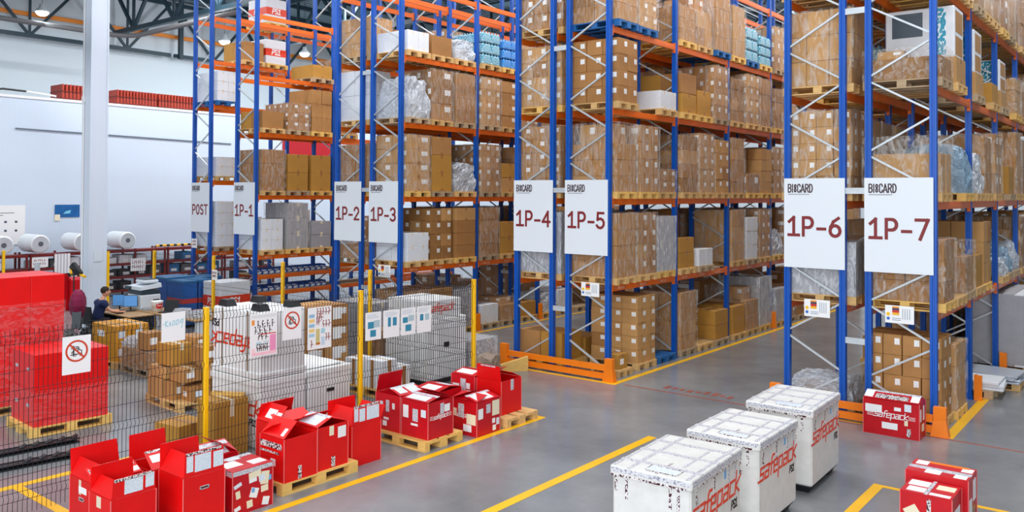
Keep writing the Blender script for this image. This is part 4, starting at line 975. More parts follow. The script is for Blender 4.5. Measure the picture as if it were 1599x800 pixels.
PC2 = (-15.62, 6.02)
pallet((PC2[0], PC2[1], 0), math.pi / 2, 'plain', 'wooden pallet under the tall film-wrapped red stack at far left', None, False, (1, 1.28, 1))
for lv in range(4):
    for i in range(2):
        for j in range(2):
            solid_case('red case, layer %d from the floor in the tall left stack, %s column, %s' % (lv + 1, ('back', 'front')[i], ('left', 'right')[j]), (PC2[0] + (i - .5) * .505, PC2[1] + (j - .5) * .545, .144 + lv * .53), 0, .50, .54, .525, RG, handles=j == 0)
fm = film_mesh(14, .0015, False, 5)
o = fm.build('stretch_film', FILMD, None, (PC2[0], PC2[1], .15)); o.scale = (1.035, 1.115, 1.66)
tag(o, 'glossy clear film wrapped round the tall red case stack', 'film')
fm = film_mesh(14, .0015, False, 8)
o = fm.build('stretch_film', FILMD, None, (PC[0], PC[1], .15), (0, 0, rz)); o.scale = (1.0, 1.115, .52)
tag(o, 'clear film band round the bottom of the lower red case stack', 'film')
# long red stack top at the frame edge
# steel profiles on the floor behind the fence
for (p, q, lab) in (((-12.95, 3.4), (-12.72, 5.75), 'dark steel profile lying on the floor behind the fence, farther of two'), ((-12.35, 3.2), (-12.0, 5.55), 'dark steel profile lying on the floor behind the fence, nearer of two')):
    m = MB(); a = Vector((*p, .06)); b = Vector((*q, .06)); m.bar(a, b, .14, .012); m.bar(a + Vector((0, 0, -.05)), b + Vector((0, 0, -.05)), .14, .012)
    d = (b - a).normalized(); n = Vector((d.y, -d.x, 0)) * .064; m.bar(a - n - Vector((0, 0, .025)), b - n - Vector((0, 0, .025)), .012, .09)
    for i in range(5):
        c = b - d * (.1 + i * .17); m.bar(c + Vector((0, 0, .012)), c + d * .08 + Vector((0, 0, .05)), .1, .01)
    tag(m.build('steel_profile', DARK), lab, 'steel profile')

def box1(label, x0, x1, y0, y1, z0, z1, tint, lab=1, rz=0, group='loose cartons on the small pallet', name='carton', extra=()):
    o = thing(name, label, 'carton', ((x0 + x1) / 2, (y0 + y1) / 2, z0), rz, group)
    d, w_, h = x1 - x0, y1 - y0, z1 - z0
    body = KRAFT[tint] if tint < 5 else WCART if tint == 5 else KGOLD if tint == 7 else GCART
    MB().rbox(-d / 2, d / 2, -w_ / 2, w_ / 2, 0, h, .006).build('carton_body', body, o)
    t_ = MB().box(-d / 2 - .002, d / 2 + .002, -.03, .03, h - .002, h + .002).box(d / 2, d / 2 + .002, -.03, .03, h * .7, h + .001).box(-d / 2 - .002, -d / 2, -.03, .03, h * .7, h + .001)
    t_.build('tape', CTAPE if rnd() < .6 else KTAPE, o)
    if lab:
        paper(o, (d / 2, -w_ * .3, h * .3), (0, 1, 0), (0, 0, 1), w_ * .4, h * .4, PAPER if lab == 1 else PRINT)
        if lab == 2: paper(o, (-d * .25, -w_ / 2, h * .3), (1, 0, 0), (0, 0, 1), d * .3, h * .35, PAPER)
    return o
# small pallet with loose cartons
pallet((-13.62, 7.95, 0), -.04, 'plain', 'wooden pallet under loose brown cartons in front of the white cases', None, True)
zb = .144; W9 = 'loose brown carton on the small pallet, '
box1(W9 + 'lower front right with printed label', -13.36, -13.04, 7.74, 8.10, zb, zb + .24, 1, 2)
box1(W9 + 'lower front corner taped all round', -13.66, -13.40, 7.60, 8.0, zb, zb + .30, 0, 1)
box1(W9 + 'lower left end', -14.18, -13.70, 7.58, 7.98, zb, zb + .32, 2, 0)
box1(W9 + 'lower back left', -14.18, -13.70, 8.0, 8.34, zb, zb + .32, 1, 0)
box1(W9 + 'lower back right', -13.66, -13.10, 8.13, 8.35, zb, zb + .33, 3, 1)
box1(W9 + 'second layer left with round stamps', -14.16, -13.62, 7.60, 8.02, zb + .33, zb + .52, 2, 1)
box1(W9 + 'second layer over the printed label carton', -13.58, -13.16, 7.66, 8.0, zb + .31, zb + .54, 0, 1)
box1(W9 + 'second layer at the back', -14.1, -13.5, 8.04, 8.34, zb + .34, zb + .6, 1, 1)
box1(W9 + 'second layer back right', -13.46, -13.02, 8.06, 8.36, zb + .34, zb + .62, 2, 2)
box1(W9 + 'biggest one on top with a shaded side', -14.0, -13.5, 7.64, 8.02, zb + .55, zb + .92, 4, 0)
box1(W9 + 'flat one on top behind the biggest', -13.95, -13.4, 8.06, 8.32, zb + .63, zb + .84, 2, 1)
box1(W9 + 'top right by the yellow post', -13.34, -13.0, 7.9, 8.3, zb + .63, zb + .9, 1, 1)
box1(W9 + 'topmost flat one', -13.98, -13.45, 8.05, 8.33, zb + .85, zb + 1.0, 0, 1)
# wrapped pallet behind it
pallet((-16.45, 8.92, 0), 0, 'grey', 'weathered pallet under the white-wrapped cartons by the golden boxes', None, False)
t = load('w', .36, (-16.45, 8.92, .144), .8, 1.16, 'film-wrapped carton stack draped with white film beside the golden boxes', 'stacks in the packing area')
o = inst('crumpled_film', CRM['crumpled_film'][1], None, (-16.75, 8.92, .53), (0, 0, 0), (.55, .78, .22)); tag(o, 'white crumpled film sheet on top of the wrapped cartons by the golden boxes', 'film')
box1('open-top brown carton on the wrapped stack, left one', -16.42, -16.06, 8.56, 8.92, .53, .87, 1, 1, 0, 'cartons on the wrapped stack')
box1('brown carton on the wrapped stack, right one', -16.42, -16.02, 8.95, 9.3, .53, .80, 2, 0, 0, 'cartons on the wrapped stack')
# golden long cartons
pallet((-17.85, 8.9, 0), 0, 'plain', 'wooden pallet under the golden long cartons', None, False)
for i in range(2):
    for lv in range(2):
        box1('golden long carton, %s layer, %s of the pair by the office chair' % (('lower', 'upper')[lv], ('nearer', 'farther')[i]), -18.3, -17.3, 8.53 + i * .375, 8.89 + i * .375, .144 + lv * .37, .51 + lv * .37, 7, 2 if lv else 1, 0, 'golden long cartons')
# black film bundle and dark wrapped load in front of the chairs
t = thing('black_bundle', 'black plastic wrapped bundle between the tall red stack and the office chair', 'bundle', (-18.5, 7.75, 0), .1)
MB().rbox(-.5, .5, -.5, .5, 0, .5, .05).build('bundle_body', BLACK, t); inst('crumpled_film', CRM['crumpled_black_film'][0], t, (0, 0, .0), (0, 0, 0), (1.2, 1.2, .78))
# cartons close to the fence, behind the new red boxes
box1('large brown carton behind the fence at the foot of the left yellow post', -11.66, -11.12, 6.36, 6.86, 0, .36, 4, 0, .12, 'brown cartons behind the fence')
box1('tall brown carton with printed tape beside the left white case', -10.86, -10.40, 6.54, 7.06, 0, .78, 4, 0, 0, 'brown cartons behind the fence')
o = tag(MB().box(-.25, .25, -.035, .035, 0, .05).build('wood_strip', WOODY, None, (-10.66, 6.9, .784), (0, 0, .5)), 'wooden strip lying on the tall brown carton by the fence', 'wood')
paper(o, (-.2, -.03, .051), (1, 0, 0), (0, 1, 0), .1, .05, KTAPE, 'tape')

# white cases stacked behind the fence: two below, one standing on its head on top
for i, lab in enumerate(('lower white case behind the fence with orange lettering, nearer of two', 'lower white case behind the fence with black handle, farther of two')):
    t = white_case(lab, -10.30 - .62, 7.18 + .41 + i * .87, 0, .82, 1.22, .90, 0, 'y' if i == 0 else '', False, False, False, 'white cases behind the fence')
    for zh, yh in ((.62, 0),): MB().rbox(.612, .63, yh - .07, yh + .07, zh, zh + .05, .006).box(.612, .634, yh - .05, yh + .05, zh + .008, zh + .03).build('handle', BLACK, t)
t = white_case('upside-down white case on top with black feet upward', -10.92, 7.59, 0, .80, 1.20, .97, 0.995, 'y', False, True, False, 'white cases behind the fence')
for sx in (-1, 1):
    for sy in (-1, 1):
        MB().hexa([(sx * .42 - .13, sy * .28 - .07, .971), (sx * .42 + .13, sy * .28 - .09, .971), (sx * .42 + .13, sy * .28 + .09, .971), (sx * .42 - .13, sy * .28 + .09, .971), (sx * .42 - .09, sy * .28 - .065, 1.07), (sx * .42 + .09, sy * .28 - .065, 1.07), (sx * .42 + .09, sy * .28 + .065, 1.07), (sx * .42 - .09, sy * .28 + .065, 1.07)]).build('foot', BLACK, t)
for yy in (-.405,):
    for xx in (-.35, .3): MB().box(xx - .012, xx + .012, yy - .003, yy, 0, .97).build('strap', mat('brown_strap', (120, 92, 60), .4), t)
o = tag(MB().hexa([(-.5, -.33, 0), (.5, -.33, 0), (.5, .33, 0), (-.5, .33, 0), (-.52, -.34, .05), (.48, -.32, .02), (.52, .34, .04), (-.5, .35, .015)]).build('film_sheet', PAPER, None, (-10.9, 8.4, .99)), 'white folded sheet on the farther lower white case', 'sheet')

# pallets with cartons near the second yellow post
pallet((-11.68, 10.72, 0), 0, 'fresh', 'pale wooden pallet under white cartons behind the instruction sheets', None, True)
for i, (x0, x1, y0, y1, z1, c_, lab) in enumerate(((-12.2, -11.72, 10.36, 10.74, .62, 5, 'white carton with brown tape behind the second fence post, left'), (-11.70, -11.2, 10.36, 10.74, .66, 5, 'white carton with brown tape behind the second fence post, right'), (-12.2, -11.2, 10.76, 11.08, .5, 5, 'low white carton behind the taped white cartons'))):
    o = box1(lab, x0, x1, y0, y1, .144, z1, c_, 0, 0, 'white cartons behind the second fence post')
    d = (x1 - x0) / 2; MB().box(d, d + .004, -.04, .04, 0, z1 - .144).box(-.04, .04, -(y1 - y0) / 2 - .004, -(y1 - y0) / 2, 0, z1 - .144).build('brown_strap', KTAPE, o)
pallet((-12.69, 9.92, 0), math.pi / 2, 'plain', 'wooden pallet under the tall labelled brown stack behind the fence', None, False)
for i in range(2):
    t = thing('carton_stack', 'tall brown carton column with white labels behind the fence, %s' % ('left' if i == 0 else 'right by the yellow post'), 'carton stack', (-12.66, 9.66 + i * .56, .144), 0, 'tall labelled brown columns')
    cartons(t, 2, 1, 4, .78, .55, 1.46, 1, 1, .004)
    for q in range(4): paper(t, (.392, -.1, .10 + q * .365), (0, 1, 0), (0, 0, 1), .2, .22, PAPER)
# tall white stack beyond the rear fence
for (x0, x1, y0, y1, z0, z1, lab) in ((-12.35, -11.18, 11.50, 12.62, .1, 1.26, 'big white case under the white stack right of the fence corner'), (-12.3, -11.22, 11.52, 12.5, 1.265, 1.62, 'upper white case of the white stack right of the fence corner')):
    t = thing('white_case', lab, 'shipping case', ((x0 + x1) / 2, (y0 + y1) / 2, z0), 0, 'white stack by the rear fence')
    d, w_, h = x1 - x0, y1 - y0, z1 - z0
    MB().rbox(-d / 2, d / 2, -w_ / 2, w_ / 2, 0, h, .015).build('case_body', WHITEP, t)
    if z0 < .5:
        MB().rbox(d / 2, d / 2 + .02, -.1, .04, h * .52, h * .6, .006).build('handle', BLACK, t); MB().box(-d / 2 + .05, d / 2 - .05, -w_ / 2 + .05, w_ / 2 - .05, -.1, 0).build('base_plate', BLACK, t)
    else:
        l = MB(); letters(l, 'safepack', (d / 2 + .001, -w_ * .45, h * .4), (0, 1, 0), (0, 0, 1), .15, .12, .1, shear=.2); l.build('lettering', LOGO, t)
t = load('g', 1.25, (-13.6, 12.1, .144), .8, 1.1, 'dark grey wrapped stack behind the white stack', 'stacks in the packing area'); pallet((-13.6, 12.1, 0), 0, 'grey', 'weathered pallet under the dark grey stack', None, False)
t = load('w', .95, (-12.68, 11.66, .0), .5, .55, 'dark brown wrapped carton column behind the instruction sheets', 'stacks in the packing area')
t = load('h', .62, (-12.1, 13.45, .0), .9, 1.3, 'white film-wrapped load on the floor left of the orange barrier', 'stacks in the packing area')
o = inst('crumpled_paper', CRM['crumpled_film'][2], None, (-10.85, 12.85, 0), (0, 0, .3), (.45, .5, .5)); o.data = o.data.copy(); o.data.materials[0] = mat('grey_brown_paper', (150, 132, 116), .7); tag(o, 'grey brown crumpled paper beside the wrapped load near the barrier', 'paper')
tag(MB().hexa([(-.5, -.05, 0), (.5, -.05, 0), (.5, .05, 0), (-.5, .05, 0), (-.5, -.05, .03), (.5, -.05, .30), (.5, .05, .30), (-.5, .05, .03)]).build('timber_wedge', WOODY, None, (-10.95, 13.55, 0), (0, 0, .9)), 'slanted pale timber beside the left end of the orange barrier', 'timber')
# long panels on trestles and flat panels at the right edge
t = thing('panel_stack', 'upright pale panel stack strapped on a pallet at the right edge', 'panel stack', (-2.99, 21.36, .144), 0)
for i in range(5): MB().box(-.55 + i * .22, -.34 + i * .22, -1.2, 1.2, 0, 1.5).build('panel', WCART if i == 4 else GCART, t)
MB().box(-.56, .56, -1.21, -1.2,   .05, 1.48).build('cover_board', GCART, t)
pallet((-3.0, 20.8, 0), 0, 'plain', 'wooden pallet under the upright pale panels at the right edge'); pallet((-3.0, 21.95, 0), 0, 'plain', 'second wooden pallet under the upright pale panels, farther one')
pallet((-2.95, 18.75, 0), .05, 'plain', 'wooden pallet sticking out under flat silver panels at the right')
for i in range(4):
    tag(MB().rbox(-.7, .7, -.42, .42, 0, .035, .008).build('silver_panel', mat('silver_sheet', (196, 204, 214), .3, .3), None, (-3.05 + U(-.06, .06), 18.7, .146 + i * .04), (0, 0, U(-.12, .12))), 'flat silver panel lying on the pallet at right, %s of four' % ('lowest', 'second', 'third', 'topmost')[i], 'panel', 'flat silver panels')
pallet((-3.2, 17.75, 0), -.06, 'grey', 'weathered pallet carrying white sheets near the second 1P-7 upright')
for i in range(3):
    tag(MB().rbox(-.62, .62, -.36, .36, 0, .05, .008).build('white_sheet', WCART, None, (-3.15 + U(-.05, .05), 17.75, .146 + i * .055), (0, 0, U(-.1, .1))), 'white flat package near the second 1P-7 upright, %s of three' % ('lowest', 'middle', 'topmost')[i], 'package', 'white flat packages')
# small carton on a little pallet at the front of 1P-5
pallet((-9.1, 14.78, 0), 0, 'plain', 'wooden pallet at the front corner of the 1P-5 rack', None, False, (.55, .7, 1))
box1('small golden carton at the front corner of the 1P-5 rack', -9.12, -8.84, 14.6, 14.95, .146, .44, 4, 1, 0, 'single')

# ------------------------------------------------------------------ office corner
def office_chair(loc, rz, label, back=.62, m=BLACK, sh=.44):
    t = thing('office_chair', label, 'chair', loc, rz)
    MB().rbox(-.25, .25, -.25, .25, sh, sh + .08, .03).build('seat', m, t)
    b = MB(); n = 6
    for i in range(n):
        z0, z1 = .56 + back * i / n, .56 + back * (i + 1) / n; y0 = -.24 - .03 * (i / n) ** 2; y1 = -.24 - .03 * ((i + 1) / n) ** 2
        w0 = .23 - .03 * abs(i / n - .4); w1 = .23 - .03 * abs((i + 1) / n - .4)
        b.hexa([(-w0, y0 - .04, z0), (w0, y0 - .04, z0), (w0, y0, z0), (-w0, y0, z0), (-w1, y1 - .04, z1), (w1, y1 - .04, z1), (w1, y1, z1), (-w1, y1, z1)])
    b.build('backrest', m, t)
    MB().tube([(0, 0, .08), (0, 0, sh)], .03).build('gas_lift', DARK, t); MB().bar((0, -.05, .46), (0, -.27, .6), .06, .02).build('back_bracket', DARK, t)
    for i in range(5):
        a = i * 2 * math.pi / 5; MB().bar((0, 0, .10), (.3 * math.cos(a), .3 * math.sin(a), .07), .05, .03).build('base_arm', DARK, t)
        MB().lathe([(.03, -.02), (.03, .02)], 10).xf(Matrix.Translation((.3 * math.cos(a), .3 * math.sin(a), .03)) @ Matrix.Rotation(math.pi / 2, 4, 'X')).build('castor', BLACK, t)
    for s in (-1, 1): MB().tube([(s * .24, -.1, .48), (s * .29, -.1, .55), (s * .29, -.1, .68), (s * .29, .14, .68)], .018, 8).build('armrest', BLACK, t)
    return t
office_chair((-19.5, 9.10, 0), -.5, 'black office chair draped with a magenta coat')
# coat over the chair back
t = thing('coat', 'magenta hooded coat hanging over the office chair back', 'coat', (-19.5, 9.10, 0), -.5)
b = MB(); n = 16
prof = [(.0, 1.43), (.12, 1.41), (.2, 1.34), (.26, 1.22), (.28, 1.08), (.24, .92), (.16, .80)]
for s in (1,):
    for k_ in range(len(prof) - 1):
        for i in range(n):
            a0, a1 = 2 * math.pi * i / n, 2 * math.pi * (i + 1) / n; q = []
            for (r_, z_), a_ in ((prof[k_], a0), (prof[k_], a1), (prof[k_ + 1], a1), (prof[k_ + 1], a0)):
                f_ = 1 + .06 * math.sin(5 * a_ + z_ * 9); q.append((r_ * math.cos(a_) * f_, -.27 + r_ * .55 * math.sin(a_) * f_, z_))
            b.face(q)
t.scale = (1.3, 1.15, 1.02); b.build('hood_and_body', MAG, t, smooth=True)
b = MB()
for s in (-1, 1):
    b.hexa([(s * .05, -.36, .62), (s * .30, -.34, .60), (s * .28, -.20, .60), (s * .05, -.22, .62), (s * .08, -.36, .98), (s * .27, -.35, .96), (s * .25, -.18, .96), (s * .08, -.20, .98)])
b.build('grey_lining', GREYC, t)
office_chair((-20.15, 9.50, 0), .1, 'black office chair under the seated person in navy', .42, BLACK, .36)
# person, seated, arms forward to the desk
def skin_body(name, joints, edges, radii, m, parent, sub=1):
    me = bpy.data.meshes.new(name); me.from_pydata(joints, edges, []); o = bpy.data.objects.new(name, me); C.objects.link(o)
    md = o.modifiers.new('skin', 'SKIN'); md.use_smooth_shade = True
    for i, r_ in enumerate(radii): me.skin_vertices[0].data[i].radius = r_ if isinstance(r_, tuple) else (r_, r_)
    me.skin_vertices[0].data[0].use_root = True
    sm = o.modifiers.new('subsurf', 'SUBSURF'); sm.levels = sub; sm.render_levels = sub
    dg = bpy.context.evaluated_depsgraph_get(); m2 = bpy.data.meshes.new_from_object(o.evaluated_get(dg)); bpy.data.objects.remove(o); bpy.data.meshes.remove(me)
    m2.materials.clear(); m2.materials.append(m); m2.polygons.foreach_set('use_smooth', [True] * len(m2.polygons))
    return inst(name, m2, parent)
P = thing('person', 'person in navy T-shirt sitting and typing at the computer desk', 'person', (-20.15, 9.50, 0), -.10)
J = [(0, 0, .58), (0, .02, .76), (0, .06, .94), (0, .09, 1.06), (0, .13, 1.13), (0, .16, 1.20),
     (-.17, .09, 1.04), (-.22, .20, .84), (-.16, .44, .80), (.17, .09, 1.04), (.23, .22, .85), (.17, .46, .80),
     (-.10, .05, .56), (-.12, .42, .56), (-.11, .44, .14), (.10, .05, .56), (.12, .42, .56), (.11, .44, .14), (-.11, .56, .06), (.11, .56, .06)]
E_ = [(0, 1), (1, 2), (2, 3), (3, 4), (4, 5), (3, 6), (6, 7), (7, 8), (3, 9), (9, 10), (10, 11), (0, 12), (12, 13), (13, 14), (0, 15), (15, 16), (16, 17), (14, 18), (17, 19)]
Rr = [(.15, .11), (.145, .10), (.165, .11), (.11, .09), .055, .055, .065, .042, .028, .065, .042, .028, .085, .062, .042, .085, .062, .042, .04, .04]
skin_body('body', J, E_, [(.105, .07), (.10, .065), (.115, .07), (.08, .06), .05, .055, .045, .038] + Rr[8:9] + [.045, .038] + Rr[11:], SKIN, P, 2)
def cloth(name, idx, edges, grow, m):
    mp_ = {v: i for i, v in enumerate(idx)}
    return skin_body(name, [J[i] for i in idx], [(mp_[a], mp_[b]) for a, b in edges], [tuple(x + grow for x in (Rr[i] if isinstance(Rr[i], tuple) else (Rr[i], Rr[i]))) for i in idx], m, P, 2)
J += [(-.205, .155, .92), (.21, .165, .925)]; Rr += [.052, .052]
cloth('t_shirt', [0, 1, 2, 3, 6, 9, 20, 21], [(0, 1), (1, 2), (2, 3), (3, 6), (6, 20), (3, 9), (9, 21)], .03, NAVY)
cloth('trousers', [0, 12, 13, 14, 15, 16, 17], [(0, 12), (12, 13), (13, 14), (0, 15), (15, 16), (16, 17)], .014, TROU)
# head with nose, ears, eyes
hd = MB(); n = 16
for i in range(n):
    pass
def ell(mb, c, r, n=14, k_=9, f=None):
    i = len(mb.v)
    for a in range(k_ + 1):
        th = math.pi * a / k_
        for j in range(n):
            ph = 2 * math.pi * j / n; p = (math.sin(th) * math.cos(ph), math.sin(th) * math.sin(ph), math.cos(th))
            if f: p = f(p)
            mb.v.append((c[0] + r[0] * p[0], c[1] + r[1] * p[1], c[2] + r[2] * p[2]))
    for a in range(k_):
        for j in range(n): q = i + a * n + j; q2 = i + a * n + (j + 1) % n; mb.f.append((q, q + n, q2 + n, q2)); mb.m.append(0)
hd = MB(); ell(hd, (0, .19, 1.29), (.074, .095, .12), f=lambda p: (p[0] * (1 - .22 * max(0, -p[2])), p[1] + (.18 * max(0, -p[2]) if p[1] > 0 else 0), p[2]))
ell(hd, (0, .292, 1.275), (.014, .022, .022), 8, 6)
for s in (-1, 1): ell(hd, (s * .076, .185, 1.275), (.012, .022, .034), 8, 6)
hd.build('head', SKIN, P, smooth=True)
hr = MB(); ell(hr, (0, .172, 1.325), (.082, .1, .098)); hr.build('hair', HAIR, P, smooth=True)
ey = MB()
for s in (-1, 1): ell(ey, (s * .03, .272, 1.30), (.011, .008, .008), 8, 6)
ey.build('eyes', INK, P, smooth=True); mo = MB(); mo.box(-.022, .022, .272, .284, 1.232, 1.24); mo.build('mouth', mat('lip', (170, 90, 84), .5), P)
for s in (-1, 1):
    hnd = MB(); wx, wy, wz = s * .165, .46, .80
    pts = [(-.03, .09, 0), (-.012, .10, .002), (.008, .098, .002), (.026, .085, 0)]
    hnd.rbox(wx - .04, wx + .04, wy - .01, wy + .075, wz - .014, wz + .014, .008)
    for (fx_, ln, dz) in pts: hnd.tube([(wx + fx_, wy + .065, wz), (wx + fx_ * 1.1, wy + .065 + ln * .5, wz + .004), (wx + fx_ * 1.15, wy + .06 + ln * .85, wz - .012)], [.0095, .0085, .006], 7)
    hnd.tube([(wx - s * .035, wy + .02, wz), (wx - s * .058, wy + .05, wz - .004), (wx - s * .06, wy + .085, wz - .012)], [.012, .010, .007], 7)
    hnd.build('hand', SKIN, P, smooth=True)
# computer desk
t = thing('computer_desk', 'black-sided computer desk in front of the seated person', 'desk', (-20.05, 10.13, 0), 0)
MB().rbox(-.8, .8, -.31, .31, .72, .75, .01).build('desk_top', mat('desk_wood', (172, 136, 92), .5, noise=.1), t)
for x in (-.78, .5): MB().box(x, x + .28 if x > 0 else x + .03, -.29, .29, 0, .72).build('side_panel', BLACK, t)
MB().box(.2, .5, -.30, -.28, .25, .72).build('front_panel', BLACK, t)
def monitor(loc, rz, label):
    t = thing('monitor', label, 'monitor', loc, rz)
    MB().rbox(-.16, .16, -.02, .02, .11, .39, .008).build('housing', BLACK, t)
    MB().box(-.15, .15, -.0225, -.02, .12, .38).build('screen', mat('screen_blue', (96, 160, 226), .2, emit=.15), t)
    MB().bar((0, .02, 0.01), (0, .02, .2), .05, .03).build('stem', BLACK, t); MB().rbox(-.12, .12, -.08, .08, 0, .012, .004).build('foot', BLACK, t)
monitor((-20.52, 10.22, .752), .75, 'monitor with a light blue screen in front of the seated person')
monitor((-20.18, 10.33, .752), .95, 'monitor with a light blue screen right beside the first one')
tag(MB().rbox(-.2, .2, -.07, .07, 0, .025, .006).build('keyboard', BLACK, None, (-20.1, 9.97, .752), (0, 0, -.1)), 'black keyboard under the hands of the seated person', 'keyboard')
# packing table with blue drawer fronts
t = thing('packing_table', 'packing table with blue drawer fronts under the printer', 'table', (-19.2, 10.82, 0), 0)
MB().rbox(-1.7, 1.7, -.34, .34, .72, .76, .01).build('table_top', mat('desk_wood', (172, 136, 92)), t)
for x in (-1.68, -.1, 1.6): MB().box(x, x + .06, -.3, .3, 0, .72).build('leg_panel', WCART, t)
for i in range(3): MB().rbox(-1.58 + i * .48, -1.14 + i * .48, -.33, -.31, .42, .70, .006).build('drawer_front', mat('drawer_blue', (22, 84, 190), .4), t)
# printer
t = thing('printer', 'light grey office printer with dark trays on the packing table', 'printer', (-20.42, 10.80, .761), .0); t.scale = (1.2, 1.1, 1.2)
PG = mat('printer_grey', (206, 216, 224), .4); PD = mat('printer_dark', (46, 62, 74), .4)
MB().rbox(-.28, .28, -.24, .24, 0, .30, .02).build('body', PG, t); MB().rbox(-.26, .27, -.235, .235, .30, .40, .02).build('output_bay', PD, t)
MB().hexa([(-.29, -.25, .40), (.29, -.25, .40), (.29, .25, .44), (-.29, .25, .44), (-.28, -.24, .47), (.28, -.24, .47), (.28, .24, .53), (-.28, .24, .53)]).build('scanner', PG, t)
MB().rbox(-.18, .24, -.12, .22, .53, .60, .03).build('document_feeder', PG, t); MB().rbox(-.16, .2, -.1, .18, .60, .612, .01).build('feeder_tray', PD, t)
MB().rbox(-.292, -.1, -.3, -.22, .40, .47, .015).build('control_panel', PD, t); MB().box(-.2, .12, -.245, -.24, .06, .22).build('paper_tray', PD, t); MB().box(.28, .284, .05, .2, .08, .2).build('side_cover', PD, t)
# things on the packing table
t = thing('bucket', 'white plastic bucket with red printing on the packing table', 'bucket', (-19.6, 10.7, .761), .4)
MB().lathe([(.11, 0), (.14, .24), (.145, .25), (.135, .25), (.12, .02)], 20).build('pail', WHITEP, t, smooth=True)
bm = MB()
for i in range(8):
    a0, a1 = -1.1 + i * .2, -.9 + i * .2
    bm.face([(.128 * math.cos(a0), .128 * math.sin(a0), .08), (.128 * math.cos(a1), .128 * math.sin(a1), .08), (.141 * math.cos(a1), .141 * math.sin(a1), .20), (.141 * math.cos(a0), .141 * math.sin(a0), .20)])
bm.build('red_print', print_mat('bucket_print', (206, 40, 36), (240, 236, 236), (22, 22, 22), .56), t); MB().tube([(.14 * math.cos(a), .14 * math.sin(a), .25 + .0 * a) for a in [i * .4 for i in range(9)]], .004, 6).build('handle', PAPER, t)
o = thing('laptop', 'open dark laptop on the packing table behind the bucket', 'laptop', (-19.2, 10.75, .761), .5)
MB().rbox(-.18, .18, -.13, .13, 0, .02, .004).build('base', BLACK, o); MB().hexa([(-.18, .12, .02), (.18, .12, .02), (.18, .13, .02), (-.18, .13, .02), (-.18, .2, .28), (.18, .2, .28), (.18, .21, .28), (-.18, .21, .28)]).build('lid', DARK, o)
for i, (x, y, s, lab) in enumerate(((-19.95, 10.62, .1, 'white crumpled paper beside the printer'), (-18.6, 10.78, .2, 'white film heap on the packing table, left'), (-17.9, 10.8, .22, 'white film heap on the packing table, right'))):
    tag(inst('crumpled_film', CRM['crumpled_film'][i], None, (x, y, .762), (0, 0, i), (s * 2.2, s * 1.8, s * .8)), lab, 'film')
# coat stand with dark gear by the column
t = thing('tool_stand', 'stand with black and yellow gear beside the white column', 'stand', (-21.6, 9.6, 0))
MB().tube([(0, 0, 0), (0, 0, 1.75)], .018).build('pole', DARK, t); MB().lathe([(.2, 0), (.2, .02), (.03, .04)], 16).build('foot', DARK, t)
MB().tube([(-.2, .02, 1.78), (0, 0, 1.86), (.2, .03, 1.72), (.32, .05, 1.66)], [.05, .07, .06, .03], 8).build('black_gear', BLACK, t, smooth=True)
MB().tube([(.25, .05, 1.62), (.42, .08, 1.58)], .035, 8).build('yellow_grip', YELLOW, t); MB().tube([(-.24, .02, 1.7), (-.14, .0, 1.62)], .03, 8).build('yellow_grip', YELLOW, t)
t = thing('grey_pole', 'grey square steel pole left of the magenta coat', 'pole', (-22.0, 8.9, 0)); MB().rbox(-.05, .05, -.05, .05, 0, 1.95, .01).build('pole', GALV, t); MB().box(-.1, .1, -.1, .1, 0, .012).build('base_plate', GALV, t)

# blue cases and a band case behind the rear fence
for i, (x0, x1, y0, y1, z1, lab) in enumerate(((-22.75, -21.85, 12.2, 13.05, 1.30, 'big blue case behind the rear fence, left front'), (-21.82, -21.0, 12.2, 12.62, 1.26, 'blue case with red bands behind the rear fence, nearest'), (-21.82, -21.0, 12.66, 13.08, 1.27, 'blue case with red bands behind the rear fence, right'), (-22.75, -21.85, 13.09, 13.9, 1.24, 'big blue case behind the rear fence, back'))):
    t = thing('blue_case', lab, 'case', ((x0 + x1) / 2, (y0 + y1) / 2, 0), 0, 'blue cases behind the rear fence'); d, w_ = (x1 - x0) / 2, (y1 - y0) / 2
    MB().rbox(-d, d, -w_, w_, .08, z1, .02).build('case_body', mat('case_blue', (18, 92, 170), .45, noise=.1), t); MB().box(-d + .05, d - .05, -w_ + .05, w_ - .05, 0, .08).build('base_plate', BLACK, t)
    MB().rbox(-d - .01, d + .01, -w_ - .01, w_ + .01, z1 - .05, z1 + .01, .01).build('lid', mat('case_teal', (24, 104, 158), .45), t)
    if i in (1, 2):
        for z in (.66, .36): MB().box(-d - .003, d + .003, -w_ - .003, w_ + .003, z, z + .13).build('red_band', mat('band_red', (196, 60, 56), .45), t)
band_case((-20.5, 13.2, .26), 0, 'white case with orange PS1 band behind the rear fence', .95, .8, 1.0)
pallet((-20.5, 13.2, 0), 0, 'plain', 'wooden pallet under the PS1 case behind the rear fence', None, False, (.8, 1.2, 1.8))
box1('brown carton between the blue cases and the POST rack', -23.6, -22.9, 13.2, 13.8, 0, 1.15, 7, 0, 0, 'single')

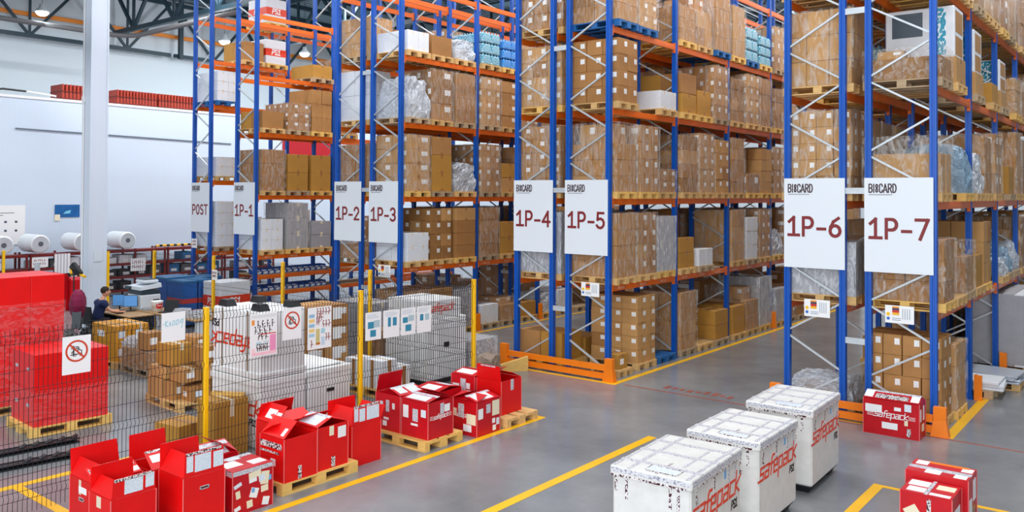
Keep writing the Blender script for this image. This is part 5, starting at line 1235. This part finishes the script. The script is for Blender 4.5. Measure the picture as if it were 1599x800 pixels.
# ------------------------------------------------------------------ dark red shelving along the left wall
SRED = mat('shelf_red', (112, 26, 24), .5, noise=.12)
TOTE = [mat('tote_grey', (96, 100, 104), .5), mat('tote_dark', (48, 52, 56), .5), WCART, mat('tote_blue', (40, 116, 170), .5)]
def shelf_unit(label, x, y, L=2.3, D=.9, H=1.66):
    t = thing('storage_shelf', label, 'shelf', (x, y, 0), 0, 'dark red storage shelves')
    for sx in (-1, 1):
        for f in (0, .5, 1): MB().box(sx * D / 2 - .03, sx * D / 2 + .03, f * (L - .06), f * (L - .06) + .06, 0, H).build('post', SRED, t)
    for z in (.15, .62, 1.08, H - .12): MB().box(-D / 2, D / 2, 0, L, z, z + .06).box(D / 2 + .02, D / 2 + .05, 0, L, z, z + .09).build('shelf', SRED, t)
    return t
sh = ['leftmost', 'second', 'third', 'fourth', 'fifth']
for i in range(5):
    x, y = -29.6, 9.2 + i * 2.36; shelf_unit('dark red storage shelf along the white wall, %s from the left' % sh[i], x, y)
    for li, z in enumerate((.21, .68, 1.14)):
        for j in range(4):
            if rnd() < .18: continue
            c_ = random.choice((0, 1, 1, 2)) if li < 2 else random.choice((2, 2, 0)); 
            if i == 3: c_ = random.choice((3, 3, 0))
            o = thing('storage_tote', 'tote on the %s shelf, %s storage shelf from the left, place %d' % (('bottom', 'middle', 'upper')[li], sh[i], j + 1), 'tote', (x + .05, y + .32 + j * .56, z + .002), 0, 'totes on the red shelving')
            w_ = U(.19, .24); MB().rbox(-.3, .3, -w_, w_, 0, U(.22, .34), .015).build('tote_body', TOTE[c_], o); MB().box(.3, .306, -w_ * .5, w_ * .5, .06, .16).build('tote_label', PAPER, o)
# rolls of bubble wrap on top of the shelving
def roll(label, y, r_=.30, L=1.1):
    t = thing('film_roll', label, 'roll', (-29.6, y, 1.665 + r_), 0, 'white film rolls on the red shelving')
    b = MB(); n = 24
    prof = [(.07, -L / 2), (r_ * .86, -L / 2), (r_, -L / 2 + .04), (r_, L / 2 - .04), (r_ * .86, L / 2), (.07, L / 2)]
    b.lathe(prof, n).xf(Matrix.Rotation(math.pi / 2, 4, 'Y')).build('film_layers', mat('bubble_film', (226, 232, 236), .3, bump=.5, bscale=30), t, smooth=False)
    cr = MB()
    for q in range(5): ring(cr, 0, 0, r_ * (.3 + q * .13), .012, 0, 0, 20)
    cr.xf(Matrix.Translation((L / 2 + .003, 0, 0)) @ Matrix.Rotation(math.pi / 2, 4, 'Z')).build('wound_edge', mat('roll_edge', (140, 152, 164), .4), t)
    MB().tube([(L / 2 - .04, 0, 0), (L / 2 + .012, 0, 0)], .075, 14).build('core', mat('roll_core', (92, 96, 102), .6), t)
for y, lab in ((10.75, 'leftmost white bubble wrap roll on the red shelving'), (11.85, 'second white bubble wrap roll on the red shelving'), (13.2, 'white bubble wrap roll left of the white column'), (14.75, 'white bubble wrap roll right of the white column')): roll(lab, y)
bar_ = thing('barrier_bar', 'yellow and black striped bar lying on the red shelving', 'bar', (-29.4, 16.0, 1.70))
MB().tube([(0, 0, 0), (0, 2.0, 0)], .04, 10).build('bar', YELLOW, bar_)
for i in range(7): MB().tube([(0, .1 + i * .28, 0), (0, .22 + i * .28, 0)], .042, 10).build('black_stripe', INK, bar_)
# notices on the shelving
def notice(label, x, y, z, w_, h, rz=math.pi / 2, bars=False):
    t = thing('notice_board', label, 'notice', (x, y, z), rz); MB().box(-w_ / 2, w_ / 2, -.006, 0, 0, h).build('sheet', PAPER, t); m = MB()
    if bars:
        for q in range(4): m.box(-w_ / 2 + w_ * (.2 + q * .2) - .008, -w_ / 2 + w_ * (.2 + q * .2) + .008, -.008, -.006, 0, h)
    else:
        for r_ in range(2):
            for q in range(6): x0 = -w_ * .38 + q * w_ * .13; m.bar((x0, -.007, h * (.6 - r_ * .35)), (x0 + U(-.02, .03), -.007, h * (.82 - r_ * .35)), .014, .001, upv=(0, 1, 0)); m.bar((x0, -.007, h * (.6 - r_ * .35) + U(0, .08)), (x0 + w_ * .08, -.007, h * (.6 - r_ * .35) + U(0, .08)), .012, .001, upv=(0, 1, 0))
    m.build('marking', mat('marker_red', (120, 44, 50), .6) if not bars else mat('grey_bar', (90, 110, 150), .5), t)
notice('white notice on the red shelving at far left', -29.09, 11.85, 1.2, .5, .32)
notice('white board with vertical bars on the red shelving', -29.09, 12.55, .95, .5, .66, bars=True)
notice('white handwritten notice on the red shelving right of the column', -29.09, 15.15, .86, .55, .45)
notice('small white notice in front of the POST rack', -24.02, Y0 - .001, 1.95, .3, .28, 0)
notice('small white sheet hung on the rear fence right above the PS1 case', -17.95, 11.23, 1.6, .22, .24, 0)
# red cartons in front of the shelving
for i, (x, y, s, lab) in enumerate(((-27.2, 10.3, .5, 'red carton in front of the red shelving, left'), (-27.3, 11.3, .6, 'red carton in front of the red shelving, middle'), (-27.2, 12.2, .5, 'red carton in front of the red shelving, right'))):
    t = thing('red_box', lab, 'box', (x, y, 0), U(-.2, .2), 'red cartons by the shelving'); MB().rbox(-.5, .5, -.4, .4, 0, .95, .01).build('box_body', REDD, t)
    MB().hexa([(-.5, -.4, .95), (.5, -.4, .95), (.5, -.39, .95), (-.5, -.39, .95), (-.5, -.55, 1.15), (.5, -.55, 1.15), (.5, -.54, 1.15), (-.5, -.54, 1.15)]).build('flap', RED, t)
# wall posters
t = thing('wall_poster', 'blue picture poster on the white wall left of the column', 'poster', (-31.185, 13.6, 2.76), math.pi / 2)
MB().box(-.43, .43, -.008, 0, 0, .45).build('sheet', mat('poster_blue', (24, 96, 160), .4, noise=.3, nscale=5), t)
m = MB(); m.hexa([(-.15, -.0105, .12), (.1, -.0105, .14), (.12, -.0105, .26), (-.05, -.0105, .22), (-.15, -.009, .12), (.1, -.009, .14), (.12, -.009, .26), (-.05, -.009, .22)]); m.build('pale_shape', mat('poster_cyan', (120, 200, 230), .4), t)
MB().box(-.43, -.25, -.011, -.008, -.12, .1).build('cream_corner', CREAM, t)
t = thing('wall_poster', 'large white plan poster with small dark squares at far left', 'poster', (-31.185, 11.3, 1.85), math.pi / 2)
MB().box(-.9, .9, -.008, 0, 0, 1.35).build('sheet', PAPER, t); m = MB()
for r_ in range(2):
    for q in range(5): m.box(-.75 + q * .33, -.67 + q * .33, -.010, -.008, .45 + r_ * .3, .52 + r_ * .3)
m.box(-.5, .55, -.010, -.008, 1.08, 1.1).box(-.1, .2, -.010, -.008, 1.0, 1.02); m.build('plan_marks', mat('plan_ink', (60, 74, 96), .5), t)
tag(MB().tube([(-31.17, 11.85, 5.85), (-31.17, 20.2, 5.72)], .022, 8).build('wall_cable', mat('cable_grey', (110, 126, 140), .5)), 'thin dark cable running along the white wall high up', 'cable')
# red rack beams stored on top of the partition
def beam_bundle(label, y0, y1, h=.55):
    t = thing('beam_bundle', label, 'beam bundle', (-31.75, y0, 6.992), 0, 'red beam bundles on the partition roof')
    BR = mat('bundle_red', (178, 62, 44), .5, noise=.15); L = y1 - y0; n = int(L / .12)
    for s in (0, 1): MB().box(-.5, .5, 0, L, s * h * .48 + .02, s * h * .48 + .05).build('bearer', mat('bundle_dark', (120, 40, 30), .5), t)
    b = MB().box(-.46, .46, .02, L - .02, .05, h * .5)
    b.build('core', mat('bundle_dark', (120, 40, 30)), t)
    for i in range(n): MB().rbox(-.48, .48, i * L / n + .01, (i + .62) * L / n, .03, h, .008).build('beam', BR, t)
for i, (a, b, lab) in enumerate(((13.4, 14.6, 'red beam bundle on the partition roof, left of the column'), (15.4, 17.0, 'red beam bundle on the partition roof, first right of the column'), (17.05, 18.6, 'red beam bundle on the partition roof, second right of the column'), (18.65, 20.0, 'red beam bundle on the partition roof, nearest the POST rack'))): beam_bundle(lab, a, b)
t = thing('pole', 'black and white pole lying on the partition roof at upper left', 'pole', (-31.5, 11.4, 7.04))
MB().tube([(0, 0, .0), (0, 0, .12), (0, .15, .16), (0, .9, .14)], .035, 8).build('dark_end', BLACK, t); MB().tube([(0, .9, .14), (0, 1.9, .06)], .035, 8).build('white_end', WHITEP, t)
# red banner behind 1P-1
t = thing('banner', 'red wall banner with white lettering behind the 1P-1 rack', 'banner', (-31.18, 24.3, 3.6), math.pi / 2)
MB().box(-1.5, 1.5, -.01, 0, 0, 2.7).build('sheet', mat('banner_red', (176, 12, 30), .5), t); l = MB(); letters(l, 'safepack', (-1.0, -.0105, 1.3), (1, 0, 0), (0, 0, 1), .3, .15, .12, shear=.2); l.build('lettering', PAPER, t)
# lamps under the roof
EM = mat('lamp_glow', (236, 246, 255), .3, emit=22)
for i, (x, y, z, lab) in enumerate(((-33, 13.4, 10.35, 'bright round lamp under the roof left of the column'), (-32.2, 20.5, 10.2, 'bright round lamp behind the POST rack uprights'), (-31.5, 24.2, 10.1, 'bright round lamp behind the 1P-1 rack'), (-26, 23.4, 10.9, 'bright round lamp behind the 1P-2 rack'))):
    t = thing('high_bay_lamp', lab, 'lamp', (x, y, z), 0, 'high bay lamps'); MB().lathe([(.05, .32), (.09, .3), (.10, .18), (.24, .05), (.25, 0), (.22, 0)], 20).build('housing', GALV, t, smooth=True)
    MB().lathe([(.001, .012), (.21, .012), (.21, -.04), (.17, -.10), (.09, -.14), (.001, -.15)], 20).build('diffuser', EM, t); MB().tube([(0, 0, .3), (0, 0, 12.6 - z)], .01, 6).build('suspension', DARK, t)
    l = bpy.data.lights.new('lamp_light', 'POINT'); l.energy = 160; l.shadow_soft_size = .2; l.color = (.9, .96, 1); o = bpy.data.objects.new('lamp_light', l); C.objects.link(o); o.location = (x, y, z - .42)
